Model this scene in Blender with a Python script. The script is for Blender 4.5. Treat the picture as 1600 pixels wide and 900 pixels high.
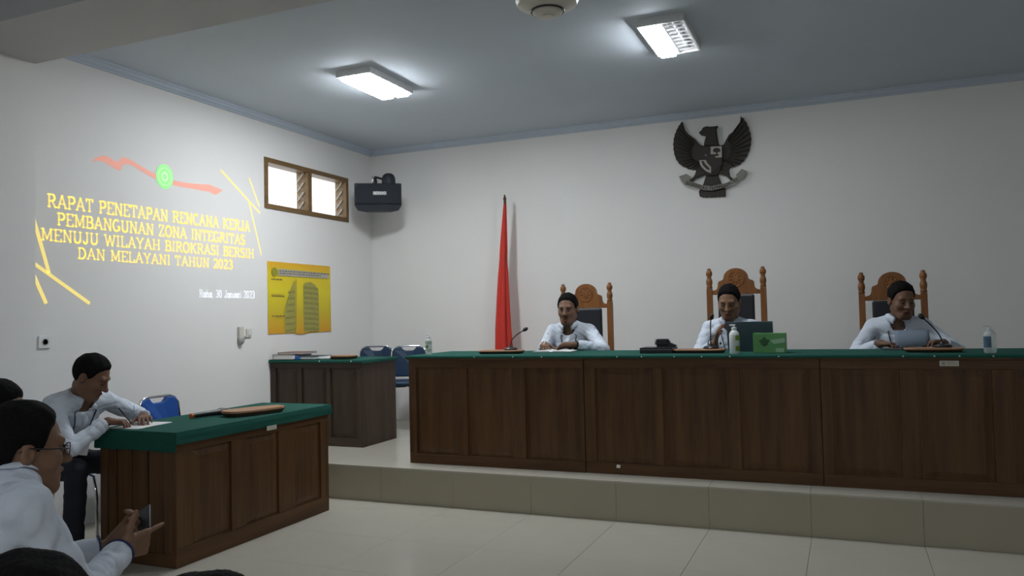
import bpy, math, random
import numpy as np
from mathutils import Matrix, Vector
random.seed(7); np.random.seed(7)
for _o in list(bpy.data.objects): bpy.data.objects.remove(_o)
SC = bpy.context.scene
COL = SC.collection
PI = math.pi

# ------------------------------------------------------------------ camera
EYE = 1.35
F_PX, YAW, PITCH, ROLL = 1234.12, 0.39896, 0.037376, -0.022965
_fw = Vector((-math.sin(YAW)*math.cos(PITCH), math.cos(YAW)*math.cos(PITCH), math.sin(PITCH)))
_r = Vector((math.cos(YAW), math.sin(YAW), 0)); _u = _r.cross(_fw)
_c, _s = math.cos(ROLL), math.sin(ROLL)
_r2 = _c*_r + _s*_u; _u2 = -_s*_r + _c*_u
cam_d = bpy.data.cameras.new('camera'); cam = bpy.data.objects.new('camera', cam_d); COL.objects.link(cam)
cam_d.sensor_width = 36; cam_d.lens = F_PX*36/1600; cam_d.clip_start = .05
cam.matrix_world = Matrix(((_r2.x,_u2.x,-_fw.x,0),(_r2.y,_u2.y,-_fw.y,0),(_r2.z,_u2.z,-_fw.z,EYE),(0,0,0,1)))
SC.camera = cam

# ------------------------------------------------------------------ world, colour management
W = bpy.data.worlds.new('daylight'); SC.world = W; W.use_nodes = True
W.node_tree.nodes['Background'].inputs[0].default_value = (.86, .93, 1, 1)
W.node_tree.nodes['Background'].inputs[1].default_value = 1.7
vs = SC.view_settings
vs.view_transform = 'Standard'; vs.look = 'None'; vs.gamma = 1; vs.exposure = 0.62; vs.use_curve_mapping = False
LAMP_L = 58          # radiance of the lit lamp panels

# ------------------------------------------------------------------ main dimensions (metres)
XL, YB, ZC = -4.85, 7.51, 3.25      # left wall, back wall, ceiling
XR, YR = 3.38, -2.8                 # right wall and rear wall, outside the view
YS, ZS = 5.076, .262                # front of the platform and its height

# ------------------------------------------------------------------ helpers
def tag(o, label=None, cat=None, group=None, kind=None):
    if label: o['label'] = label
    if cat: o['category'] = cat
    if group: o['group'] = group
    if kind: o['kind'] = kind
    return o
def empty(name, loc=(0,0,0), rz=0, label=None, cat=None, group=None):
    o = bpy.data.objects.new(name, None); COL.objects.link(o)
    o.location = loc; o.rotation_euler = (0,0,rz); o.empty_display_size = .1
    return tag(o, label, cat, group)
def copy_tree(o, parent=None):
    c = o.copy(); COL.objects.link(c); c.parent = parent
    for ch in list(o.children): copy_tree(ch, c)
    return c

def V(*a): return np.array(a, float)
def nrm(v): v = np.asarray(v, float); return v/np.linalg.norm(v)

class MB:
    """collects faces of one part"""
    def __init__(s): s.v = []; s.f = []
    def add(s, vs_, fs):
        n = len(s.v); s.v += [tuple(map(float,p)) for p in vs_]; s.f += [tuple(i+n for i in f) for f in fs]; return s
    def box(s, x0,x1,y0,y1,z0,z1):
        return s.add([(x0,y0,z0),(x1,y0,z0),(x1,y1,z0),(x0,y1,z0),(x0,y0,z1),(x1,y0,z1),(x1,y1,z1),(x0,y1,z1)],
            [(0,3,2,1),(4,5,6,7),(0,1,5,4),(1,2,6,5),(2,3,7,6),(3,0,4,7)])
    def frustum(s, a, b):   # two rings of points with the same count
        n = len(a); s.add(list(a)+list(b), [tuple(range(n))[::-1], tuple(range(n,2*n))]+[(i,(i+1)%n,n+(i+1)%n,n+i) for i in range(n)]); return s
    def prism(s, poly, h0, h1, axis='z', m=None):
        def P(p,h): return {'z':(p[0],p[1],h),'y':(p[0],h,p[1]),'x':(h,p[0],p[1])}[axis]
        return s.frustum([P(p,h0) for p in poly],[P(p,h1) for p in poly])
    def lathe(s, prof, c=(0,0,0), n=20, ax='z', caps=True):
        vs_=[]; 
        for r,h in prof:
            for k in range(n):
                a=2*PI*k/n; x,y=r*math.cos(a),r*math.sin(a)
                q={'z':(x,y,h),'y':(x,h,y),'x':(h,x,y)}[ax]; vs_.append((c[0]+q[0],c[1]+q[1],c[2]+q[2]))
        fs=[]
        for i in range(len(prof)-1):
            for k in range(n):
                fs.append((i*n+k,i*n+(k+1)%n,(i+1)*n+(k+1)%n,(i+1)*n+k))
        if caps: fs.append(tuple(range(n))[::-1]); fs.append(tuple(range((len(prof)-1)*n,len(prof)*n)))
        return s.add(vs_,fs)
    def tube(s, path, r, n=8, closed=False, flat=1.0):
        path=[np.array(p,float) for p in path]; m=len(path); rr=r if hasattr(r,'__len__') else [r]*m
        up=None; vs_=[]
        for i,p in enumerate(path):
            a=path[(i-1)%m] if (closed or i>0) else p; b=path[(i+1)%m] if (closed or i<m-1) else p
            t=nrm(b-a)
            if up is None:
                up=np.array([0,0,1.]) if abs(t[2])<.9 else np.array([1.,0,0])
            up=nrm(up-t*np.dot(up,t)); sd=np.cross(t,up)
            for k in range(n):
                q=2*PI*k/n; vs_.append(p+rr[i]*(math.cos(q)*sd+flat*math.sin(q)*up))
        fs=[]
        for i in range(m if closed else m-1):
            j=(i+1)%m
            for k in range(n): fs.append((i*n+k,i*n+(k+1)%n,j*n+(k+1)%n,j*n+k))
        if not closed: fs+= [tuple(range(n))[::-1], tuple(range((m-1)*n,m*n))]
        return s.add(vs_,fs)
    def ball(s, c, r, n=12, m=8):
        rr=r if hasattr(r,'__len__') else (r,r,r)
        vs_=[(c[0],c[1],c[2]-rr[2])]
        for i in range(1,m):
            a=-PI/2+PI*i/m
            for k in range(n):
                b=2*PI*k/n; vs_.append((c[0]+rr[0]*math.cos(a)*math.cos(b),c[1]+rr[1]*math.cos(a)*math.sin(b),c[2]+rr[2]*math.sin(a)))
        vs_.append((c[0],c[1],c[2]+rr[2])); fs=[]
        for k in range(n): fs.append((0,1+(k+1)%n,1+k)); 
        for i in range(m-2):
            for k in range(n): fs.append((1+i*n+k,1+i*n+(k+1)%n,1+(i+1)*n+(k+1)%n,1+(i+1)*n+k))
        t=len(vs_)-1; o=1+(m-2)*n
        for k in range(n): fs.append((o+k,o+(k+1)%n,t))
        return s.add(vs_,fs)
    def xf(s, M):
        M=Matrix(M); s.v=[tuple(M@Vector(p)) for p in s.v]; return s
    def mesh(s, name):
        me=bpy.data.meshes.new(name); me.from_pydata(s.v,[],s.f); me.update()
        import bmesh as _bm
        b=_bm.new(); b.from_mesh(me); _bm.ops.recalc_face_normals(b,faces=b.faces); b.to_mesh(me); b.free()
        return me
    def build(s, name, mat, parent=None, bevel=0, smooth=False, seg=2):
        me=s.mesh(name); me.materials.append(mat)
        if smooth: me.polygons.foreach_set('use_smooth',[True]*len(me.polygons))
        o=bpy.data.objects.new(name,me); COL.objects.link(o); o.parent=parent
        if bevel:
            b=o.modifiers.new('bevel','BEVEL'); b.width=bevel; b.segments=seg; b.limit_method='ANGLE'; b.angle_limit=.6
        if smooth=='auto':
            for p in me.polygons: p.use_smooth=True
            o.modifiers.new('split','EDGE_SPLIT').split_angle=.6
        return o
def box(name, mat, b, parent=None, bevel=0): return MB().box(*b).build(name, mat, parent, bevel)

# ------------------------------------------------------------------ materials
def base_mat(name):
    m=bpy.data.materials.new(name); m.use_nodes=True; nt=m.node_tree; b=nt.nodes['Principled BSDF']; return m,nt,b
def mixcol(nt, fac, a, b):
    n=nt.nodes.new('ShaderNodeMix'); n.data_type='RGBA'; nt.links.new(fac,n.inputs['Factor'])
    n.inputs['A'].default_value=(*a,1); n.inputs['B'].default_value=(*b,1); return n.outputs['Result']
def noise(nt, scale, detail=3, vec=None, rough=.5):
    n=nt.nodes.new('ShaderNodeTexNoise'); n.inputs['Scale'].default_value=scale; n.inputs['Detail'].default_value=detail; n.inputs['Roughness'].default_value=rough
    if vec is not None: nt.links.new(vec,n.inputs['Vector'])
    return n.outputs['Fac']
def objvec(nt, scale=(1,1,1), rand=False):
    t=nt.nodes.new('ShaderNodeTexCoord'); mp=nt.nodes.new('ShaderNodeMapping'); mp.inputs['Scale'].default_value=scale
    nt.links.new(t.outputs['Object'],mp.inputs['Vector'])
    if rand:
        oi=nt.nodes.new('ShaderNodeObjectInfo'); mu=nt.nodes.new('ShaderNodeMath'); mu.operation='MULTIPLY'; mu.inputs[1].default_value=37
        nt.links.new(oi.outputs['Random'],mu.inputs[0]); cb=nt.nodes.new('ShaderNodeCombineXYZ')
        for i in range(3): nt.links.new(mu.outputs[0],cb.inputs[i])
        nt.links.new(cb.outputs[0],mp.inputs['Location'])
    return mp.outputs['Vector']
def bump(nt, b, h, dist, strength=1):
    n=nt.nodes.new('ShaderNodeBump'); n.inputs['Distance'].default_value=dist; n.inputs['Strength'].default_value=strength
    nt.links.new(h,n.inputs['Height']); nt.links.new(n.outputs['Normal'],b.inputs['Normal'])
def plain(name, col, rough=.5, metal=0, var=.12, scale=12, bmp=0, bscale=80, spec=None, coat=0):
    m,nt,b=base_mat(name); v=objvec(nt)
    lo=tuple(max(0,c*(1-var)) for c in col); hi=tuple(min(1,c*(1+var)) for c in col)
    nt.links.new(mixcol(nt,noise(nt,scale,3,v),lo,hi),b.inputs['Base Color'])
    b.inputs['Roughness'].default_value=rough; b.inputs['Metallic'].default_value=metal
    if spec is not None: b.inputs['Specular IOR Level'].default_value=spec
    if coat: b.inputs['Coat Weight'].default_value=coat; b.inputs['Coat Roughness'].default_value=.15
    if bmp: bump(nt,b,noise(nt,bscale,3,v),bmp)
    return m
def wood(name, dark, light, axis='z', rough=.45, sc=16, spec=.35):
    m,nt,b=base_mat(name)
    s=[sc,sc,sc]; s['xyz'.index(axis)]=sc*.07
    v=objvec(nt,tuple(s),True)
    r=nt.nodes.new('ShaderNodeValToRGB'); nt.links.new(noise(nt,1,8,v,.62),r.inputs['Fac'])
    e=r.color_ramp.elements; e[0].position=.3; e[0].color=(*dark,1); e[1].position=.72; e[1].color=(*light,1)
    nt.links.new(r.outputs['Color'],b.inputs['Base Color']); b.inputs['Roughness'].default_value=rough; b.inputs['Specular IOR Level'].default_value=spec
    v2=objvec(nt,tuple(x*5 for x in s),True); bump(nt,b,noise(nt,1,4,v2),.0012,.5)
    return m
def emit(name, col, st, base=None):
    m,nt,b=base_mat(name); b.inputs['Base Color'].default_value=(*(base or col),1); b.inputs['Roughness'].default_value=.6; b.inputs['Emission Color'].default_value=(*col,1); b.inputs['Emission Strength'].default_value=st
    return m
def glassy(name, col, alpha, rough=.08):
    m,nt,b=base_mat(name); b.inputs['Base Color'].default_value=(*col,1); b.inputs['Roughness'].default_value=rough; b.inputs['Alpha'].default_value=alpha
    return m

M={}
M['wall']=plain('wall_paint',(.82,.81,.795),.55,var=.02,scale=2.2,bmp=.0008,bscale=120,spec=.3)
M['ceil']=plain('ceiling_paint',(.56,.62,.69),.8,var=.03,scale=3,bmp=.0005,bscale=90,spec=.2)
M['beam']=plain('beam_paint',(.55,.55,.56),.8,var=.03,scale=3,spec=.2)
M['mould']=plain('pale_blue_plaster',(.50,.565,.65),.6,var=.04)
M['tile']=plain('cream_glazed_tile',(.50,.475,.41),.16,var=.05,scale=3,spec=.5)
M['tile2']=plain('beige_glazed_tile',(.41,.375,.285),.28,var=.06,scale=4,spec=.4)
M['grout']=plain('grout',(.40,.375,.32),.8)
M['teak_z']=wood('teak_upright_grain',(.058,.025,.0085),(.140,.066,.023),'z')
M['teak_x']=wood('teak_level_grain',(.058,.025,.0085),(.136,.064,.023),'x')
M['teak_y']=wood('teak_depth_grain',(.058,.025,.0085),(.136,.064,.023),'y')
M['shaded_z']=wood('shaded_wood_upright',(.030,.019,.012),(.068,.043,.027),'z',.5)  # same wood as the other desks, with the platform shade put into its colour
M['shaded_x']=wood('shaded_wood_level',(.030,.019,.012),(.068,.043,.027),'x',.5)
M['chair_wood']=wood('carved_chair_wood',(.145,.052,.013),(.29,.118,.035),'z',.42,22)
M['board_top']=wood('slab_wood',(.27,.13,.065),(.42,.22,.115),'x',.45,14)
M['bark']=plain('bark_edge',(.055,.035,.022),.8,var=.4,scale=40,bmp=.003,bscale=60)
M['cloth']=plain('green_felt_cloth',(.015,.086,.067),.9,var=.12,scale=30,bmp=.0006,bscale=400,spec=.15)
M['blackplastic']=plain('black_plastic',(.012,.013,.015),.4)
M['speaker']=plain('speaker_vinyl',(.016,.021,.030),.55,bmp=.0006,bscale=300)
M['grille']=plain('speaker_grille_cloth',(.014,.019,.028),.8,bmp=.001,bscale=500)
M['leather']=plain('black_leather',(.012,.014,.019),.45,bmp=.0012,bscale=120)
M['navy']=plain('dark_blue_vinyl',(.010,.036,.085),.5,var=.08,bmp=.0006,bscale=200)  # darker copy of the blue vinyl for the platform chairs
M['blue']=plain('blue_vinyl',(.010,.085,.36),.5,var=.08,bmp=.0006,bscale=200)
M['chrome']=plain('chrome_tube',(.75,.76,.78),.16,1,var=.03)
M['white']=plain('white_plastic',(.78,.79,.80),.4,var=.03)
M['cream']=plain('cream_plastic',(.62,.60,.53),.4,var=.04)
M['greyplastic']=plain('grey_plastic',(.33,.33,.32),.45)
M['paper']=plain('paper',(.80,.80,.80),.85,var=.03)
M['bluepaper']=plain('grey_blue_paper',(.20,.25,.32),.85,var=.05)
M['frame']=wood('window_frame_wood',(.135,.078,.030),(.21,.125,.052),'y',.5,12)
M['clip']=plain('pale_louvre_clip',(.30,.26,.21),.5)  # pale colour stands in for daylight showing through the louvre gaps
M['glass']=glassy('louvre_glass',(.9,.95,.95),.12,.05)
M['emblem']=plain('dark_carved_wood',(.020,.015,.010),.6,var=.3,scale=60,bmp=.002,bscale=90)
M['emblem_light']=plain('pale_emblem_paint',(.42,.40,.34),.6,var=.15,scale=40)
M['emblem_grey']=plain('weathered_ribbon_paint',(.24,.23,.20),.6,var=.25,scale=40)
M['red']=plain('red_flag_cloth',(.55,.030,.018),.75,var=.10,scale=9,bmp=.0008,bscale=300)
M['pole']=wood('flag_pole_wood',(.06,.03,.02),(.12,.06,.03),'z')
M['lit']=emit('lit_lamp_panel',(.93,.97,1),LAMP_L)
M['reflector']=plain('lamp_reflector',(.72,.73,.75),.25,.7)
M['lampbody']=plain('lamp_housing_enamel',(.70,.71,.72),.5)
WP=(.82,.81,.795)
M['gold_light']=emit('projected_gold',(1,.76,.20),0.36,(.82,.70,.27))
M['white_light']=emit('projected_white',(.75,.85,1),0.36*.9,WP)
M['red_light']=emit('projected_red',(1,.30,.20),0.36*.5,(.80,.42,.34))
M['green_light']=emit('projected_green',(.25,.95,.20),0.36*.7,(.36,.80,.32))
M['pale_green_light']=emit('projected_pale_green',(.5,1,.4),0.36*.9,(.60,.82,.55))
# ================================================================== the room
def struct(name, mb, mat, parent=None, bevel=0, label=None):
    o=mb.build(name,mat,parent,bevel)
    if parent is None: tag(o,label,None,None,'structure')
    return o
WT=.16
floor=struct('floor',MB().box(XL-WT,XR+WT,YR-WT,YB+WT,-.12,-.012),M['grout'],label='cream tiled hall floor')
ceil=struct('ceiling',MB().box(XL-WT,XR+WT,YR-WT,YB+WT,ZC,ZC+.12),M['ceil'],label='grey blue painted ceiling')
struct('wall_back',MB().box(XL-WT,XR+WT,YB,YB+WT,-.012,ZC),M['wall'],label='pale plastered wall behind the judges')
struct('wall_right',MB().box(XR,XR+WT,YR,YB,-.012,ZC),M['wall'],label='pale right wall')
struct('wall_rear',MB().box(XL-WT,XR+WT,YR-WT,YR,-.012,ZC),M['wall'],label='pale rear wall')
WY0,WY1,WZ0,WZ1=5.735,7.050,2.402,2.872      # window opening in the left wall
wl=MB()
wl.box(XL-WT,XL,YR,WY0,-.012,ZC).box(XL-WT,XL,WY1,YB,-.012,ZC).box(XL-WT,XL,WY0,WY1,-.012,WZ0).box(XL-WT,XL,WY0,WY1,WZ1,ZC)
struct('wall_left',wl,M['wall'],label='pale plastered left wall with the high window')
struct('wall_column',MB().box(XL,XL+.08,2.90,3.467,-.012,3.06),M['wall'],label='shallow wall column under the ceiling beam')
struct('trim_1',MB().box(XL,XR,2.90,3.467,3.06,ZC),M['beam'],label='grey ceiling beam across the hall')
# crown moulding, three stepped strips each
def mould(name,axis,a0,a1):
    prof=[(0,0),(.012,0),(.016,.012),(.030,.022),(.034,.040),(.046,.050),(.046,.062),(0,.062)]
    m=MB()
    if axis=='y': m.prism([(XL+p,ZC-.062+h) for p,h in prof],a0,a1,'y')
    else: m.prism([(YB-p,ZC-.062+h) for p,h in prof],a0,a1,'x')
    return m
struct('trim_2',mould('l','y',3.467,YB),M['mould'],label='pale blue crown moulding along the left wall')
struct('trim_3',mould('b','x',XL+.046,XR),M['mould'],label='pale blue crown moulding along the back wall')
# platform
stage=struct('floor_platform',MB().box(XL,XR,YS+.012,YB,-.012,ZS-.012),M['grout'],label='raised tiled platform under the judges bench')
_tc={}
def tile(parent,mat,x0,x1,y0,y1,z0,z1):
    g=.0009; sx,sy,sz=x1-x0-2*g,y1-y0-2*g,z1-z0
    key=(round(sx,4),round(sy,4),round(sz,4),mat.name)
    if key not in _tc:
        m=MB(); c=.0008
        if sz<.05: m.box(-sx/2,sx/2,-sy/2,sy/2,-sz,-c); m.frustum([(-sx/2,-sy/2,-c),(sx/2,-sy/2,-c),(sx/2,sy/2,-c),(-sx/2,sy/2,-c)],[(-sx/2+c,-sy/2+c,0),(sx/2-c,-sy/2+c,0),(sx/2-c,sy/2-c,0),(-sx/2+c,sy/2-c,0)])
        else: m.box(-sx/2,sx/2,-sy/2,sy/2,-sz,0)
        me=m.mesh('tile'); me.materials.append(mat); _tc[key]=me
    o=bpy.data.objects.new('tile',_tc[key]); COL.objects.link(o); o.parent=parent; o.location=((x0+x1)/2,(y0+y1)/2,z1); return o
def cuts(a,b,ph,st=.6):
    k=math.ceil((a-ph)/st+.02); r=[a]
    while ph+k*st<b-.01: r.append(ph+k*st); k+=1
    return r+[b]
xs=cuts(XL,XR,-.235)
for y0,y1 in zip((ys:=cuts(YR,YS,4.24)),ys[1:]):
    for x0,x1 in zip(xs,xs[1:]): tile(floor,M['tile'],x0,x1,y0,y1,-.012,0)
for y0,y1 in zip((ys:=cuts(YS-.004,YB,YS-.004)),ys[1:]):
    for x0,x1 in zip(xs,xs[1:]): tile(stage,M['tile'],x0,x1,y0,y1,ZS-.012,ZS)
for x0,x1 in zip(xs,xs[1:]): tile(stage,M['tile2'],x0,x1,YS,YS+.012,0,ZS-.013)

# ------------------------------------------------------------------ high window with louvre blades
win=empty('window_1',(XL,(WY0+WY1)/2,WZ0)); tag(win,'high wooden window with two bright louvred lights',None,None,'structure')
hw=(WY1-WY0)/2; hh=WZ1-WZ0; fx0,fx1=-.13,.014
box('frame_rail',M['frame'],(fx0,fx1,-hw,hw,0,.045),win,.003); box('frame_rail',M['frame'],(fx0,fx1,-hw,hw,hh-.045,hh),win,.003)
box('frame_stile',M['frame'],(fx0,fx1,-hw,-hw+.045,.045,hh-.045),win,.003); box('frame_stile',M['frame'],(fx0,fx1,hw-.045,hw,.045,hh-.045),win,.003)
box('mullion',M['frame'],(fx0,fx1,-.03,.03,.045,hh-.045),win,.003)
for a,b in ((-hw+.045,-.03),(.03,hw-.045)):
    for k in range(4):
        z=.045+(hh-.09)*(k+.5)/4
        bl=MB().box(-.002,.002,a+.012,b-.012,-.052,.052); bl.xf(Matrix.Translation((-.075,0,z))@Matrix.Rotation(-.9,4,'Y')); bl.build('louvre_blade',M['glass'],win)
        for y0,y1 in ((a,a+.012),(b-.012,b)):
            c=MB().prism([(-.118,z-.040),(-.105,z-.045),(-.032,z+.034),(-.032,z+.046),(-.05,z+.046)],y0,y1,'y'); c.build('louvre_clip',M['clip'],win)

# ------------------------------------------------------------------ ceiling lamps
def ceiling_lamp(x,y,lit,label):
    t=empty('ceiling_lamp',(x,y,ZC),0,label,'lamp','twin louvred ceiling lamps')
    w,l,h=.30,.64,.052
    m=MB(); m.box(-w/2,w/2,-l/2,l/2,-.008,-.0005).box(-w/2,-w/2+.012,-l/2,l/2,-h,-.008).box(w/2-.012,w/2,-l/2,l/2,-h,-.008).box(-w/2+.012,w/2-.012,-l/2,-l/2+.012,-h,-.008).box(-w/2+.012,w/2-.012,l/2-.012,l/2,-h,-.008)
    m.build('housing',M['lampbody'],t)
    box('divider',M['reflector'],(-.006,.006,-l/2+.012,l/2-.012,-h,-.008),t)
    for i,on in enumerate(lit):
        x0=-w/2+.014 if i==0 else .008; x1=x0+.128
        if on: MB().frustum([(x0,-l/2+.014,-.030),(x1,-l/2+.014,-.030),(x1,l/2-.014,-.030),(x0,l/2-.014,-.030)],[(x0+.014,-l/2+.028,-.074),(x1-.014,-l/2+.028,-.074),(x1-.014,l/2-.028,-.074),(x0+.014,l/2-.028,-.074)]).build('lit_panel',M['lit'],t)
        else:
            MB().tube([(x0+.064,-l/2+.03,-.025),(x0+.064,l/2-.03,-.025)],.013,10).build('unlit_tube',M['white'],t,smooth=True)
            pr=[(x0,-.050),(x0+.02,-.026),(x0+.045,-.012),(x0+.064,-.010),(x0+.083,-.012),(x0+.108,-.026),(x1,-.050),(x1,-.0085),(x0,-.0085)]
            MB().prism(pr,-l/2+.014,l/2-.014,'y').build('reflector',M['reflector'],t)
        for k in range(1,9):
            if on: break
            yy=-l/2+l*k/9; box('louvre',M['reflector'],(x0,x1,yy-.0012,yy+.0012,-.051,-.034 if on else -.040),t)
    return t
ceiling_lamp(-3.35,5.28,(1,1),'brightly lit ceiling lamp near the left wall and window')
ceiling_lamp(-1.025,5.28,(1,0),'ceiling lamp with one glowing half and one dark louvred half')
for lx,ly,lit,lb in ((-1.025,-1.7,(1,0),'unseen half lit ceiling lamp added for fill over the rear left of the hall'),(1.30,-1.7,(1,0),'unseen half lit ceiling lamp added for fill over the rear right of the hall')): ceiling_lamp(lx,ly,lit,lb)  # lamps added out of view to lift the light in the hall

# round cream housing on the ceiling at the top edge
t=empty('ceiling_fan_hub',(-1.475,4.10,ZC),0,'round cream ceiling fan hub with a dark ring, cut by the top edge','fan hub')
MB().lathe([(.045,-.001),(.05,-.03),(.02,-.04),(.02,-.09),(.12,-.095),(.17,-.115),(.178,-.135),(.165,-.16),(.11,-.185),(.094,-.195)],n=36).build('housing',M['cream'],t,smooth='auto')
MB().lathe([(.090,-.190),(.098,-.196),(.092,-.202),(.084,-.198)],n=36).build('dark_ring',M['blackplastic'],t,smooth=True)
MB().lathe([(.086,-.190),(.085,-.205),(.07,-.218),(.035,-.222),(.034,-.227),(.005,-.228)],n=36).build('cap',M['cream'],t,smooth='auto')

# ------------------------------------------------------------------ lettering (slab serif strokes)
def arc(cx,cy,rx,ry,a0,a1,n=8): return [(cx+rx*math.cos(math.radians(a0+(a1-a0)*i/n)),cy+ry*math.sin(math.radians(a0+(a1-a0)*i/n))) for i in range(n+1)]
GL={
'A':(.92,[[(.12,0),(.46,1)],[(.46,1),(.80,0)],[(.26,.34),(.66,.34)]],[(.12,0),(.80,0)]),
'B':(.82,[[(.2,0),(.2,1)],[(.2,1),(.45,1)]+arc(.45,.76,.22,.24,90,-90)+[(.2,.52)],[(.45,.52)]+arc(.47,.26,.25,.26,90,-90)+[(.2,0)]],[(.16,0),(.16,1)]),
'C':(.82,[arc(.44,.5,.34,.5,50,310,14)],[]),
'D':(.88,[[(.2,0),(.2,1)],[(.2,1),(.4,1)]+arc(.4,.5,.36,.5,90,-90,12)+[(.2,0)]],[(.16,0),(.16,1)]),
'E':(.78,[[(.2,0),(.2,1)],[(.2,1),(.68,1),(.68,.82)],[(.2,.52),(.55,.52)],[(.2,0),(.70,0),(.70,.2)]],[(.16,0),(.16,1)]),
'G':(.88,[arc(.44,.5,.34,.5,50,330,14)+[(.74,.42)],[(.52,.42),(.80,.42)],[(.74,.42),(.74,.1)]],[]),
'H':(.95,[[(.2,0),(.2,1)],[(.75,0),(.75,1)],[(.2,.5),(.75,.5)]],[(.2,0),(.2,1),(.75,0),(.75,1)]),
'I':(.46,[[(.23,0),(.23,1)]],[(.23,0),(.23,1)]),
'J':(.66,[[(.44,1),(.44,.25)]+arc(.27,.25,.17,.25,0,-170,8)],[(.44,1)]),
'K':(.92,[[(.2,0),(.2,1)],[(.74,1),(.2,.42)],[(.38,.6),(.78,0)]],[(.2,0),(.2,1),(.74,1),(.78,0)]),
'L':(.76,[[(.2,0),(.2,1)],[(.2,0),(.68,0),(.68,.25)]],[(.2,0),(.2,1)]),
'M':(1.1,[[(.2,0),(.2,1)],[(.2,1),(.55,.15)],[(.55,.15),(.9,1)],[(.9,1),(.9,0)]],[(.2,0),(.9,0),(.16,1),(.94,1)]),
'N':(.94,[[(.2,0),(.2,1)],[(.2,1),(.75,0)],[(.75,0),(.75,1)]],[(.2,0),(.16,1),(.75,1)]),
'O':(.90,[arc(.45,.5,.35,.5,0,360,20)],[]),
'P':(.80,[[(.2,0),(.2,1)],[(.2,1),(.45,1)]+arc(.45,.73,.25,.27,90,-90)+[(.2,.46)]],[(.2,0),(.16,1)]),
'R':(.90,[[(.2,0),(.2,1)],[(.2,1),(.45,1)]+arc(.45,.75,.24,.25,90,-90)+[(.2,.5)],[(.45,.5),(.76,0)]],[(.2,0),(.16,1),(.80,0)]),
'S':(.74,[arc(.37,.75,.25,.25,30,270,10)+arc(.37,.25,.27,.25,90,-150,10)],[]),
'T':(.82,[[(.41,0),(.41,1)],[(.1,.8),(.1,1),(.72,1),(.72,.8)]],[(.41,0)]),
'U':(.92,[[(.2,1),(.2,.3)]+arc(.46,.3,.26,.3,180,360,10)+[(.72,1)]],[(.2,1),(.72,1)]),
'W':(1.2,[[(.12,1),(.36,0)],[(.36,0),(.60,.9)],[(.60,.9),(.84,0)],[(.84,0),(1.08,1)]],[(.12,1),(1.08,1)]),
'Y':(.88,[[(.12,1),(.44,.45)],[(.76,1),(.44,.45)],[(.44,.45),(.44,0)]],[(.12,1),(.76,1),(.44,0)]),
'Z':(.78,[[(.12,.8),(.12,1),(.66,1)],[(.66,1),(.1,0)],[(.1,0),(.68,0),(.68,.22)]],[]),
'V':(.88,[[(.12,1),(.44,0)],[(.44,0),(.76,1)]],[(.12,1),(.76,1)]),
'0':(.72,[arc(.36,.5,.25,.5,0,360,18)],[]),
'2':(.72,[arc(.35,.74,.24,.26,165,-30,9)+[(.1,0)],[(.1,0),(.62,0),(.62,.18)]],[]),
'3':(.72,[arc(.33,.75,.24,.25,150,-90,9),arc(.33,.26,.27,.26,90,-150,9)],[]),
'a':(.64,[[(.5,0),(.5,.6)],arc(.29,.3,.21,.3,0,360,14)],[]),
'h':(.68,[[(.14,0),(.14,1)],[(.14,.4)]+arc(.34,.4,.2,.22,180,0,8)+[(.54,0)]],[(.14,0),(.54,0)]),
'n':(.68,[[(.14,0),(.14,.62)],[(.14,.4)]+arc(.34,.4,.2,.22,180,0,8)+[(.54,0)]],[(.14,0),(.54,0)]),
'u':(.68,[[(.14,.62),(.14,.22)]+arc(.34,.22,.2,.22,180,360,8)+[(.54,.62)],[(.54,0),(.54,.62)]],[]),
'r':(.5,[[(.14,0),(.14,.62)],[(.14,.4)]+arc(.34,.4,.2,.22,180,60,6)],[(.14,0)]),
'i':(.3,[[(.15,0),(.15,.62)],[(.15,.80),(.15,.92)]],[(.15,0)]),
',':(.3,[[(.15,.08),(.10,-.16)]],[]),
}
def letters(mb, text, h, width, place, th=.15, serif=.14, sth=.07, depth=None):
    """place(s,t) -> 3-D point; s along the line (0..width), t up"""
    adv=[GL[c][0] if c in GL else .5 for c in text]; tot=sum(adv); kx=width/tot; x=0
    def quad(a,b,w):
        a=np.array(a);b=np.array(b); d=b-a; L=np.hypot(*d)
        if L<1e-6: return
        d/=L; nn=np.array([-d[1],d[0]])*w/2; e=d*w*.28
        q=[a-e+nn,b+e+nn,b+e-nn,a-e-nn]
        mb.add([place(*p) for p in q],[(0,1,2,3)])
    for c,ad in zip(text,adv):
        if c in GL:
            for pl in GL[c][1]:
                for p,q in zip(pl,pl[1:]):
                    horiz=abs(p[1]-q[1])<.02
                    quad(((x+p[0])*kx,p[1]*h),((x+q[0])*kx,q[1]*h),(th*.72 if horiz else th)*h)
            for sx,sy in GL[c][2]:
                quad(((x+sx-serif)*kx,sy*h+(sth/2*h if sy==0 else -sth/2*h)),((x+sx+serif)*kx,sy*h+(sth/2*h if sy==0 else -sth/2*h)),sth*h*1.25)
        x+=ad
    return mb

def letter_parts(text,h,width,place,mat,parent,th):
    adv=[GL[c][0] if c in GL else .5 for c in text]; kx=width/sum(adv); x=0
    for c,a in zip(text,adv):
        if c in GL: letters(MB(),c,h,a*kx,lambda s,q,x0=x*kx:place(s+x0,q),th).build('letter',mat,parent)
        x+=a
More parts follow.
